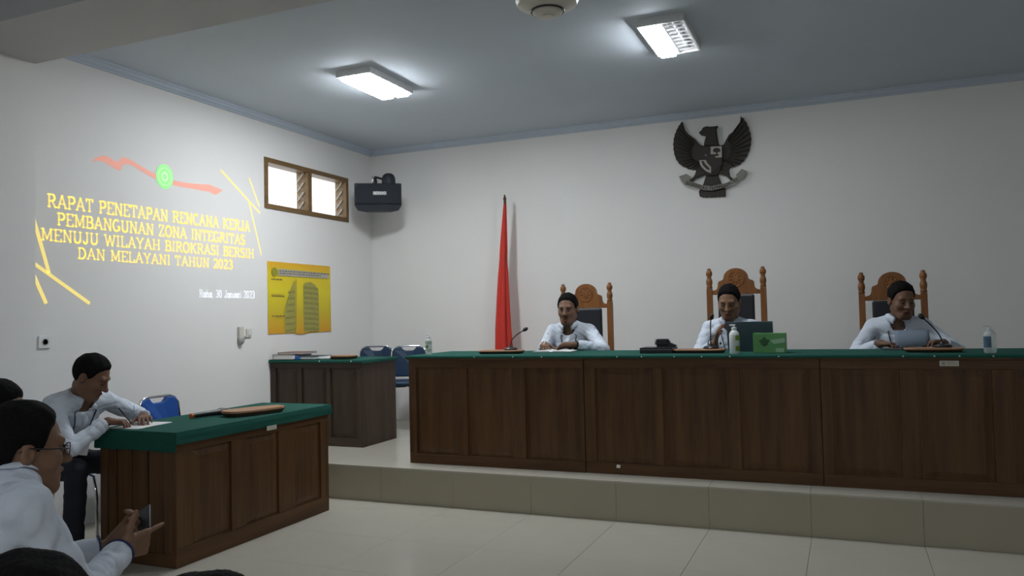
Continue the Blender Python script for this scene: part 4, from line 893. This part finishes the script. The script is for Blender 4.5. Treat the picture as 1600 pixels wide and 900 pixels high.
def hand_prims(w,d,n,side,curl,spread=.0,sc=1.0,thumb=(.55,.75,.25),fing=None):
    """w wrist, d direction of the fingers, n palm normal; side +1 right hand, -1 left; curl = three joint angles"""
    d=nrm(d); n=nrm(np.asarray(n,float)-d*np.dot(n,d)); t=-side*np.cross(n,d)
    L=[Ell(w,np.array((.021,.026,.017))*sc,np.stack([t,d,n],1),.015)]
    lens=(.072,.080,.074,.058); lat=(.031,.0105,-.0105,-.030); fw_=(.086,.090,.086,.078); rad=(.0088,.0092,.0088,.0078)
    kn=[]
    for i in range(4):
        k=w+sc*(d*fw_[i]+t*lat[i]-n*.003*(abs(i-1.3))); kn.append(k); L.append(Cap(w+sc*(d*.012+t*lat[i]*.55),k,.0145*sc,.0118*sc,.010))
    L.append(Ell(w+sc*(d*.045+n*.004),np.array((.036,.044,.0125))*sc,np.stack([t,d,n],1),.012))
    for i in range(4):
        c=curl if fing is None else fing[i]; p=kn[i]; dd=nrm(d+t*spread*(1.2-i)); ang=0
        for j,fr in enumerate((.46,.30,.24)):
            ang+=c[j]; v=dd*math.cos(ang)+n*math.sin(ang); q=p+v*lens[i]*fr*sc
            r0=rad[i]*sc*(1-.09*j); L.append(Cap(p,q,r0,r0*.92,.0035)); p=q
    tv=nrm(d*thumb[0]+t*thumb[1]+n*thumb[2]); b=w+sc*(d*.022+t*.022); m_=b+tv*.040*sc; tv2=nrm(tv+d*.35+n*.10); m2=m_+tv2*.030*sc; tv3=nrm(tv2+d*.2)
    L+=[Cap(w+sc*d*.008,b,.015*sc,.0150*sc,.010),Cap(b,m_,.0145*sc,.0112*sc,.010),Cap(m_,m2,.0105*sc,.0098*sc,.004),Cap(m2,m2+tv3*.022*sc,.0096*sc,.0080*sc,.004)]
    return L
def ik(S,Wr,l1,l2,pole):
    v=Wr-S; D=np.linalg.norm(v)
    if D>.985*(l1+l2): k=D/(.985*(l1+l2)); l1*=k; l2*=k
    u=v/D; a=(l1*l1-l2*l2+D*D)/(2*D); h=math.sqrt(max(1e-6,l1*l1-a*a)); p=nrm(pole-u*np.dot(pole,u)); return S+u*a+p*h
def wr_fn(A,seed):
    r=np.random.RandomState(seed); K=r.normal(size=(6,3)); K=K/np.linalg.norm(K,axis=1)[:,None]*r.uniform(38,95,(6,1)); ph=r.uniform(0,6,6)
    def f(P):
        s=0
        for k,p in zip(K[:3],ph): s=s+np.sin(P@k+p+1.2*np.sin(P@k[[1,2,0]]*.6))
        g_=0
        for k,p in zip(K[3:],ph[3:]): g_=g_+(1-np.abs(np.sin(P@k*.55+p+1.6*np.sin(P@k[[2,0,1]]*.35+p))))**3
        return A*(s*.28+g_*.85)
    return f
def person(label,loc,rz,zp,lean,head,hyaw,hpitch,hroll,handR,handL,group=None,vox=.006,skin='skin',hair_up=.013,closed=False,heavy=1.0,hscale=1.03,
           side=0,girth=1.0,seed=1,tache=False,lany=True,trim=False,lowdetail=False,knee=(.13,.43,0),shw=.168,recede=0.):
    """faces local +y; head and hand targets in world space"""
    t=empty('person',loc,rz,label,'person',group)
    cz,sz=math.cos(rz),math.sin(rz); Rw=np.array([[cz,-sz,0],[sz,cz,0],[0,0,1.]]); O=np.array(loc,float)
    toL=lambda p:(np.asarray(p,float)-O)@Rw; dirL=lambda d:np.asarray(d,float)@Rw
    P0=V(0,0,zp); sp_=nrm((math.sin(side),math.sin(lean),math.cos(lean))); fwd=nrm(V(0,1,0)-sp_*sp_[1]); rt=np.cross(fwd,sp_); RT=np.stack([rt,fwd,sp_],1)
    N=P0+sp_*.50; Hc=toL(head); RH=rot_xyz(hyaw,hpitch,hroll); T=lambda c:Hc+RH@(np.asarray(c,float)*hscale); Ti=lambda Q:((Q-Hc)@RH)/hscale
    SR=N+rt*shw-sp_*.045; SL=N-rt*shw-sp_*.045
    arms=[]
    for S,hd,sd in ((SR,handR,1),(SL,handL,-1)):
        w=toL(hd['w']); pole=dirL(hd.get('pole',(0,0,-1))); E_=ik(S,w,.285,.255,pole); arms.append((S,E_,w,dirL(hd['d']),dirL(hd['n']),sd,hd))
    nb=N+fwd*.012; hb=T((0,-.022,-.06))
    # --- body
    B=[Ell(P0+sp_*.02,(.135,.10,.10),RT,0),Ell(P0+sp_*.18,(.125*girth,.085*girth,.14),RT,.05),Ell(P0+sp_*.35,(.140,.085,.14),RT,.05),Cap(SL*.8+N*.2,SR*.8+N*.2,.042,.042,.05),
       Cap(nb-sp_*.05,hb,.054,.050*heavy,.02)]
    B+=head_prims(T,RH,hscale,closed,heavy)
    for S,E_,w,d,n,sd,hd in arms:
        B+=[Cap(S,E_,.044,.036,.03),Cap(E_,w,.037,.0255,.012)]+hand_prims(w,d,n,sd,hd.get('curl',(.35,.45,.3)),hd.get('spread',.06),hd.get('sc',1.0),hd.get('thumb',(.55,.75,.25)),hd.get('fing'))
    hips=[P0+V(s*.085,.03,-.015) for s in (1,-1)]; kn=[V(s*knee[0],knee[1],zp+knee[2]-.01) for s in (1,-1)]; an=[V(s*knee[0],knee[1]-.02,.085) for s in (1,-1)]
    for h,k,a in zip(hips,kn,an): B+=[Cap(h,k,.072,.050,.04),Cap(k,a,.048,.034,.02),Cap(a-V(0,.03,.03),a+V(0,.13,-.05),.032,.026,.02)]
    Vt,F=sdf_mesh(B,vox); body=mesh_obj('body',Vt,F,M[skin],t,skin_tint(Vt,Ti))
    # --- shirt
    g=girth
    S_=[Ell(P0+sp_*.05,(.165*g,.125*g,.10),RT,0),Ell(P0+sp_*.17,(.160*g,.122*g,.14),RT,.05),Ell(P0+sp_*.34,(.172,.118,.155),RT,.06),Cap(SL*.86+N*.14,SR*.86+N*.14,.060,.060,.06),Cap(N-sp_*.03-rt*.09,N+sp_*.005,.052,.056,.05),Cap(N-sp_*.03+rt*.09,N+sp_*.005,.052,.056,.05)]
    for S,E_,w,d,n,sd,hd in arms:
        u=nrm(w-E_); c=w-u*hd.get('cuff',.022)
        S_+=[Cap(S,E_,.056,.050,.035),Cap(E_,c+u*.05,.050,.0405,.015,cut=(c,u))]
    S_.append(Cap(nb-sp_*.015+fwd*.012,nb+(hb-nb)*1.6+fwd*.02,.060,.075,.010,'sub'))
    dw=wr_fn(.0048,seed); sv=max(vox,.006)
    Vt,F=sdf_mesh(S_,sv,dw); shirt=mesh_obj('shirt',Vt,F,M['shirt'],t)
    def drape(p,gap):
        p=np.asarray(p,float)
        for _ in range(6):
            Q=np.stack([p,p+V(.002,0,0),p+V(0,.002,0),p+V(0,0,.002)]); d=combine(S_,Q,dw); gr=(d[1:]-d[0])/.002; ng=np.linalg.norm(gr)
            if ng<1e-3: break
            p=p+gr/ng*(gap-d[0])*.9
        return p
    def surf(a,b,gap=.003):   # point on the front of the shirt; a to the right, b up the spine
        o=P0+rt*a+sp_*b+fwd*.35; ts=np.linspace(0,.45,120); d=combine(S_[:6],o-ts[:,None]*fwd,dw); i=np.argmax(d<gap); return o-fwd*ts[i]
    # --- collar
    na=nrm(hb-nb); n1=nrm(fwd-na*np.dot(fwd,na)); n2=np.cross(n1,na); Cc=nb+na*.020+n1*.006; m=MB(); k=26; rows=[]
    for i in range(k+1):
        a=math.radians(24+312*i/k); fr=math.exp(-(min(a,2*PI-a)/.75)**2); dirv=n1*math.cos(a)+n2*math.sin(a)
        top_=Cc+dirv*.060+na*(.034-.022*fr); mid=Cc+dirv*.070+na*(.030-.022*fr); low=Cc+dirv*(.082+.012*fr)-na*(.004+.036*fr); inn=Cc+dirv*.059-na*.004
        rows.append([inn,top_,mid,drape(low,.004) if True else low])
    vs_=[p for r in rows for p in r]; m.add(vs_,[(4*i+j,4*i+4+j,4*i+5+j,4*i+1+j) for i in range(k) for j in range(3)])
    co=m.build('collar',M['shirt'],t,smooth=True); so=co.modifiers.new('t','SOLIDIFY'); so.thickness=.0025; so.offset=1
    if trim:
        m=MB(); m.tube([r[0]*.3+r[1]*.7-na*.004 for r in rows],.0045,6); m.build('collar_lining',M['shirt_navy'],t,smooth=True)
    if not lowdetail:
        pl=[surf(0,b,.002) for b in np.linspace(.14,.44,12)]; m=MB(); vs_=[]
        for p in pl: vs_+=[p-rt*.014,p+rt*.014]
        m.add(vs_,[(2*i,2*i+1,2*i+3,2*i+2) for i in range(11)]); o=m.build('placket',M['shirt'],t,smooth=True); o.modifiers.new('t','SOLIDIFY').thickness=.004
        pk=[(-.115,.30),(-.045,.30),(-.045,.385),(-.115,.385)]
        m=MB(); gx=[-.115,-.09,-.068,-.045]; gz=[.295,.32,.35,.385]; m.add([surf(x,z,.002) for x in gx for z in gz],[(4*i+j,4*i+4+j,4*i+5+j,4*i+1+j) for i in range(3) for j in range(3)]); o=m.build('pocket',M['shirt'],t,smooth=True); o.modifiers.new('t','SOLIDIFY').thickness=.004
        MB().ball(surf(.075,.37,.004),(.009,.005,.011),8,6).build('badge_pin',M['lanyard'],t,smooth=True)
        if lany:
            for s in (-1,1):
                pts=[Cc+n2*-s*.074+na*.012]+[surf(s*(.070-.052*f),.455-.24*f,.004) for f in np.linspace(0,1,9)]; MB().tube(pts,.0055,6,flat=.5).build('lanyard',M['lanyard'],t,smooth=True)
    for S,E_,w,d,n,sd,hd in arms:
        u=nrm(w-E_); c=w-u*(hd.get('cuff',.022)+.004); a1=nrm(np.cross(u,V(.3,.2,.9))); a2=np.cross(u,a1)
        if trim or hd.get('trim'): MB().tube([c+.0425*(math.cos(q)*a1+math.sin(q)*a2) for q in np.linspace(0,2*PI,21)[:-1]],.0042,6,True).build('cuff_trim',M['shirt_navy'],t,smooth=True)
        if hd.get('watch'):
            c2=w-u*.012; MB().tube([c2+.031*(math.cos(q)*a1+math.sin(q)*a2) for q in np.linspace(0,2*PI,19)[:-1]],.0065,6,True).build('watch_strap',M['watch'],t,smooth=True)
    # --- trousers and shoes
    Tp=[Ell(P0-sp_*.01,(.172*g,.138*g,.105),RT,0)]
    for h,k_,a in zip(hips,kn,an): Tp+=[Cap(h,k_,.086,.064,.05),Cap(k_,a+V(0,0,.0),.062,.052,.02,cut=(a+V(0,0,-.02),V(0,0,-1)))]
    Vt,F=sdf_mesh(Tp,.010,wr_fn(.004,seed+9)); mesh_obj('trousers',Vt,F,M['trouser'],t)
    for a in an:
        sh_=[Cap(a-V(0,.045,.045),a+V(0,.14,-.045),.040,.034,0),Cap(a,a-V(0,0,.03),.042,.045,.03),Cap(V(a[0],a[1],-.30),V(a[0],a[1]+.1,-.30),.30,.30,.0,'sub')]
        Vt,F=sdf_mesh(sh_,.008); mesh_obj('shoe',Vt,F,M['shoe'],t)
    # --- hair, brows, eyes
    def cutf(r,Q):
        q=Ti(Q); h=np.interp(q[:,1]+recede*.6*np.exp(-(q[:,0]/.05)**2),HL[0],HL[1])+recede*np.clip((q[:,1]-.02)/.06,0,1); side_=np.abs(q[:,0])<.045
        h=h-.006+.0025*np.sin(q[:,0]*310+1.7)*np.sin(q[:,1]*230+q[:,0]*90)
        e=q[:,2]-h; thin=np.clip(.026-e,0,.03)*.42*np.clip((q[:,1]+.01)/.05,.2,1.)
        return np.maximum(r+thin+.0014*np.sin(q[:,0]*420+3*np.sin(q[:,1]*90))*np.sin(q[:,1]*260+q[:,2]*200)+.0022*np.sin(q[:,0]*95+2+seed)*np.sin(q[:,1]*80+q[:,2]*60+seed),-e*hscale*.8)
    Hp=[Ell(T((0,-.010,.036)),np.array((.075+.0085,.096+.0085,.087+hair_up))*hscale,RH,0,'add',cutf)]
    Vt,F=sdf_mesh(Hp,.0045); mesh_obj('hair',Vt,F,M['hair'],t)
    if not lowdetail:
        for x in (-1,1):
            MB().tube([T((x*.014,.0905,.022)),T((x*.026,.0895,.0262)),T((x*.038,.0845,.0262)),T((x*.048,.0755,.021))],[.0028,.0036,.0032,.0014],6,flat=.7).build('eyebrow',M['hair'],t,smooth=True)
            if closed: MB().tube([T((x*.018,.0880,.000)),T((x*.030,.0900,-.0035)),T((x*.042,.0855,-.001))],.0016,6).build('eyelash',M['hair'],t,smooth=True)
            else:
                e=MB().ball((0,0,0),(.0118,.0112,.0092),14,10); e.v=[tuple(T((x*.030+p[0],.0795+p[1],.0035+p[2]))) for p in e.v]; eo=e.build('eye',M['eye'],t,smooth=True)
                e=MB().ball((0,0,0),(.0058,.0030,.0058),12,8); e.v=[tuple(T((x*.030+p[0],.0897+p[1],.0030+p[2]))) for p in e.v]; e.build('iris',M['iris'],eo,smooth=True)
                MB().tube([T((x*.018,.0865,.0075)),T((x*.030,.0905,.0112)),T((x*.042,.0850,.0075))],.0018,6).build('eyelash',M['hair'],t,smooth=True)
        if tache:
            MB().tube([T((-.024,.0890,-.056)),T((-.012,.1000,-.0495)),T((0,.1030,-.0485)),T((.012,.1000,-.0495)),T((.024,.0890,-.056))],[.0022,.0042,.0042,.0042,.0022],6,flat=.6).build('moustache',M['hair'],t,smooth=True)
            MB().tube([T((-.012,.0880,-.092)),T((0,.0910,-.094)),T((.012,.0880,-.092))],[.003,.006,.003],6).build('goatee',M['hair'],t,smooth=True)
    return t,dict(T=T,surf=surf,P0=P0,body=body,shirt=shirt,toL=toL,arms=arms,Cc=Cc,n1=n1,n2=n2,na=na)
# ================================================================== the people
CR=np.array(_r2); CU=np.array(_u2); CF=np.array(_fw)      # used only to describe directions the way the photo shows them
JG='men in pale blue shirts at the judges bench'
p1,i1=person('man in pale blue shirt with goatee beside the flag, writing in a notebook',(-2.13,6.47,ZS),PI,.53,.36,(-2.128,6.235,1.408),.06,.12,0,
  dict(w=(-2.245,5.975,1.128),d=(.35,-.9,-.15),n=(.1,-.2,-1),curl=(.9,1.0,.6),pole=(-.55,.2,-1)),dict(w=(-1.985,5.955,1.125),d=(-1,-.25,-.08),n=(0,-.45,-.9),curl=(.3,.35,.2),pole=(1,.5,-.35),watch=True),
  JG,vox=.0055,seed=3,tache=True,recede=.012)
p2,i2=person('man in pale blue shirt behind the laptop, one hand raised',(-.825,6.47,ZS),PI,.535,.33,(-.822,6.235,1.432),-.05,.34,0,
  dict(w=(-.905,6.0,1.125),d=(.32,-.25,1),n=(.9,.1,-.1),curl=(.25,.4,.3),pole=(-.8,.3,-.9),spread=.12),dict(w=(-.66,5.985,1.112),d=(-.1,-1,-.05),n=(0,0,-1),curl=(.3,.4,.3),pole=(.6,.3,-1)),
  JG,vox=.0055,seed=4,closed=True,heavy=1.08,girth=1.08,skin='skin2',trim=True,recede=.014)
p3_,i3=person('man in pale blue shirt at the right, reading a paper by the microphone',(.34,6.47,ZS),PI,.53,.36,(.365,6.235,1.408),.38,.22,0,
  dict(w=(.215,5.985,1.115),d=(.85,-.5,-.1),n=(.15,-.2,-1),curl=(.7,.8,.5),pole=(-.9,.3,-.7)),dict(w=(.590,5.985,1.118),d=(-.85,-.5,.05),n=(-.1,-.2,-1),curl=(.6,.7,.5),pole=(.9,.3,-.7)),
  JG,vox=.0055,seed=5,closed=True,recede=.012)
pw,iw=person('man in pale blue shirt writing at the floor desk by the left wall',(-4.46,3.30,0),-PI/2,.555,.68,(-4.065,3.295,1.06),.50,.50,0,
  dict(w=(-3.975,3.335,.800),d=(.75,.6,-.12),n=(.1,.1,-1),curl=(.75,.9,.6),pole=(-.2,-1,-.5)),dict(w=(-3.985,3.60,.795),d=(.75,-.6,-.05),n=(0,0,-1),curl=(.2,.25,.2),pole=(-.2,1,-.4)),
  None,vox=.0055,seed=6,closed=True,hair_up=.014,recede=.010)
pf,if_=person('man with glasses in pale blue shirt, leaning forward and holding a phone',(-2.195,1.175,0),-.26,.525,.66,(-2.128,1.512,1.012),-.12,.08,0,
  dict(w=(-2.034,1.755,.678),d=tuple(CR*.44+CU*.03+CF*.88),sc=.95,n=tuple(CF*.45-CR*.88+CU*.05),fing=[(.05,.10,.1),(.75,.9,.5),(1.0,1.1,.6),(1.1,1.1,.6)],thumb=(.10,1.0,-.05),pole=(.5,-.3,-1),trim=True,cuff=.022),
  dict(thumb=(.95,.25,.25),w=(-2.180,1.830,.650),d=tuple(CR*.72+CU*.55+CF*.35),n=tuple(CU*.6-CF*.5-CR*.1),curl=(.75,.8,.5),pole=(-.4,.1,-1),trim=True,cuff=.022),
  None,vox=.005,seed=7,heavy=1.05,skin='skin2',hair_up=.013,lany=False,recede=.010)
pe,ie=person('dark haired man at the left edge, mostly out of the picture',(-3.27,1.72,0),-1.02,.545,.62,(-2.905,1.957,1.030),0,.1,0,
  dict(w=(-3.02,1.72,.62),d=(.8,.5,-.3),n=(0,0,-1)),dict(w=(-3.12,1.98,.62),d=(.8,.5,-.3),n=(0,0,-1)),'seated listeners near the camera',vox=.009,seed=8,lowdetail=True)
pd,id_=person('listener at the lower left corner, only dark hair showing',(-.99,.40,0),.10,.50,.95,(-1.068,.752,.902),0,.25,0,
  dict(w=(-.93,.86,.60),d=(-.2,.9,-.3),n=(0,0,-1)),dict(w=(-1.17,.86,.60),d=(.2,.9,-.3),n=(0,0,-1)),'seated listeners near the camera',vox=.009,seed=9,lowdetail=True)
pg,ig=person('listener at the bottom edge before the floor desk, only a dark crown showing',(-.575,.235,0),.10,.52,.90,(-.616,.622,.956),0,.25,0,
  dict(w=(-.50,.71,.60),d=(-.2,.9,-.3),n=(0,0,-1)),dict(w=(-.74,.71,.60),d=(.2,.9,-.3),n=(0,0,-1)),'seated listeners near the camera',vox=.009,seed=10,lowdetail=True)
M['blackvinyl']=plain('black_vinyl',(.012,.012,.014),.5)
for loc,rz,lb in (((-2.205,1.165,-.01),-.26,'black stacking chair under the man with glasses'),((-3.29,1.71,-.01),-1.02,'black stacking chair under the man at the left edge'),((-.99,.38,-.03),.10,'black stacking chair under the lower left listener'),((-.575,.215,-.03),.10,'black stacking chair under the bottom edge listener')):
    tube_chair((loc[0],loc[1],0),rz,M['blackvinyl'],lb,'black chairs of the listeners',.80)
# glasses of the man with the phone
T=if_['T']; gl=MB()
def rim(x): return [T((x*.032+.024*math.cos(a),.104-.006*abs(math.cos(a)),.001+.017*math.sin(a))) for a in np.linspace(0,2*PI,25)[:-1]]
M['glassframe']=plain('dark_glasses_frame',(.012,.012,.013),.35); M['lens']=glassy('spectacle_lens',(.75,.8,.85),.18,.03)
eg=MB()
for x in (-1,1): eg.tube(rim(x),.0016,6,True)
eg.tube([T((-.009,.1045,.005)),T((0,.1085,.008)),T((.009,.1045,.005))],.0016,6)
for x in (-1,1): eg.tube([T((x*.056,.098,.006)),T((x*.074,.088,.007)),T((x*.0815,.04,.008)),T((x*.0820,-.016,.012)),T((x*.080,-.030,.000))],.0022,6)
go=eg.build('glasses',M['glassframe'],pf,smooth=True)
for x in (-1,1):
    r_=rim(x); c=np.mean(r_,0); MB().add([c]+r_,[(0,1+i,1+(i+1)%24) for i in range(24)]).build('lens',M['lens'],go)
# phone in his hands
ph=empty('mobile_phone',tuple(V(-2.095,1.880,.712)),0,'black mobile phone held by the man with glasses','phone')
q=MB().box(-.037,.037,-.0045,.0045,-.074,.074); rx=nrm(CR*.76+CU*.62+CF*.05); uz=nrm(CU*.40-CR*.40+CF*.82); uz=nrm(uz-rx*np.dot(rx,uz)); ry=np.cross(uz,rx)
Mx=Matrix(((rx[0],ry[0],uz[0],0),(rx[1],ry[1],uz[1],0),(rx[2],ry[2],uz[2],0),(0,0,0,1)))
q.xf(Mx); q.build('body',M['blackplastic'],ph,.004)
q=MB().box(-.034,.034,-.0050,-.0046,-.070,.070); q.xf(Mx); q.build('screen',M['leather'],ph)
q=MB().box(-.028,-.012,.0046,.0062,.045,.066); q.xf(Mx); q.build('camera_bump',M['greyplastic'],ph,.001)
# rings of the pale fingers
# pen of the writing man
pn=empty('pen',(0,0,0),0,'dark pen in the hand of the writing man','pen')
a=V(-3.875,3.425,.768); b=V(-3.955,3.395,.868); d=(b-a)/np.linalg.norm(b-a); pn.location=tuple(a); MB().tube([V(0,0,0),d*.012,d*.10,d*.128],[.001,.0042,.0045,.004],10).build('barrel',M['blackplastic'],pn,smooth=True); MB().tube([d*.128,d*.137],[.0042,.003],10).build('cap_end',M['lanyard'],pn); MB().box(.003,.006,-.001,.001,.085,.12).build('clip',M['chrome'],pn)
# pen of the judge beside the flag
pn=empty('pen',(-2.235,5.885,ZB+.016),0,'white pen in the fist of the judge beside the flag','pen'); d=nrm((.25,.35,.85)); MB().tube([-d*.0,d*.012,d*.10,d*.13],[.001,.004,.0042,.004],10).build('barrel',M['white'],pn,smooth=True); MB().tube([d*.13,d*.138],[.0042,.003],10).build('cap_end',M['lanyard'],pn)
# paper and phone of the judge at the right
o=empty('reading_paper',(.405,5.925,ZB+.022),0,'grey blue paper sheet held by the right judge','paper')
pm=MB(); nx=8; vs_=[]
for i in range(nx+1):
    x=-.105+.21*i/nx; bow=.012*math.cos(i/nx*PI-PI/2)
    for z in (0,.055,.105): vs_.append((x,z*.55-bow,z))
pm.add(vs_,[(3*i+j,3*i+3+j,3*i+4+j,3*i+1+j) for i in range(nx) for j in range(2)]); s_=pm.build('sheet',M['bluepaper'],o,smooth=True); s_.modifiers.new('t','SOLIDIFY').thickness=.001
o=MB().box(-.035,.035,-.07,.07,0,.009).build('mobile_phone',M['blackplastic'],None,.003); o.location=(.300,5.86,ZB); o.rotation_euler=(0,0,.9); tag(o,'black phone lying by the hand of the right judge','phone')
# white badge card hanging from the writing man
cd=MB(); cd.box(-.028,.028,-.0015,.0015,-.09,0)
cd=cd.build('badge_card',M['white'],pw); cd.location=tuple(iw['toL']((-4.000,3.205,.715))); cd.rotation_euler=(.1,.2,2.5); MB().tube([iw['surf'](.02,.22,.004),iw['surf'](.04,.16,.012),iw['toL']((-4.000,3.205,.715))],.004,6).build('badge_cord',M['lanyard'],pw,smooth=True)
# name badge of the judge beside the flag
for nm,mat,z0,z1 in (('name_badge',M['blackplastic'],.275,.30),('badge_patch',M['white'],.302,.325)):
    m=MB(); gx=[-.12,-.09,-.06]; m.add([i1['surf'](x,z,.006) for x in gx for z in (z0,z1)],[(2*i,2*i+2,2*i+3,2*i+1) for i in range(2)]); o=m.build(nm,mat,p1); o.modifiers.new('t','SOLIDIFY').thickness=.003
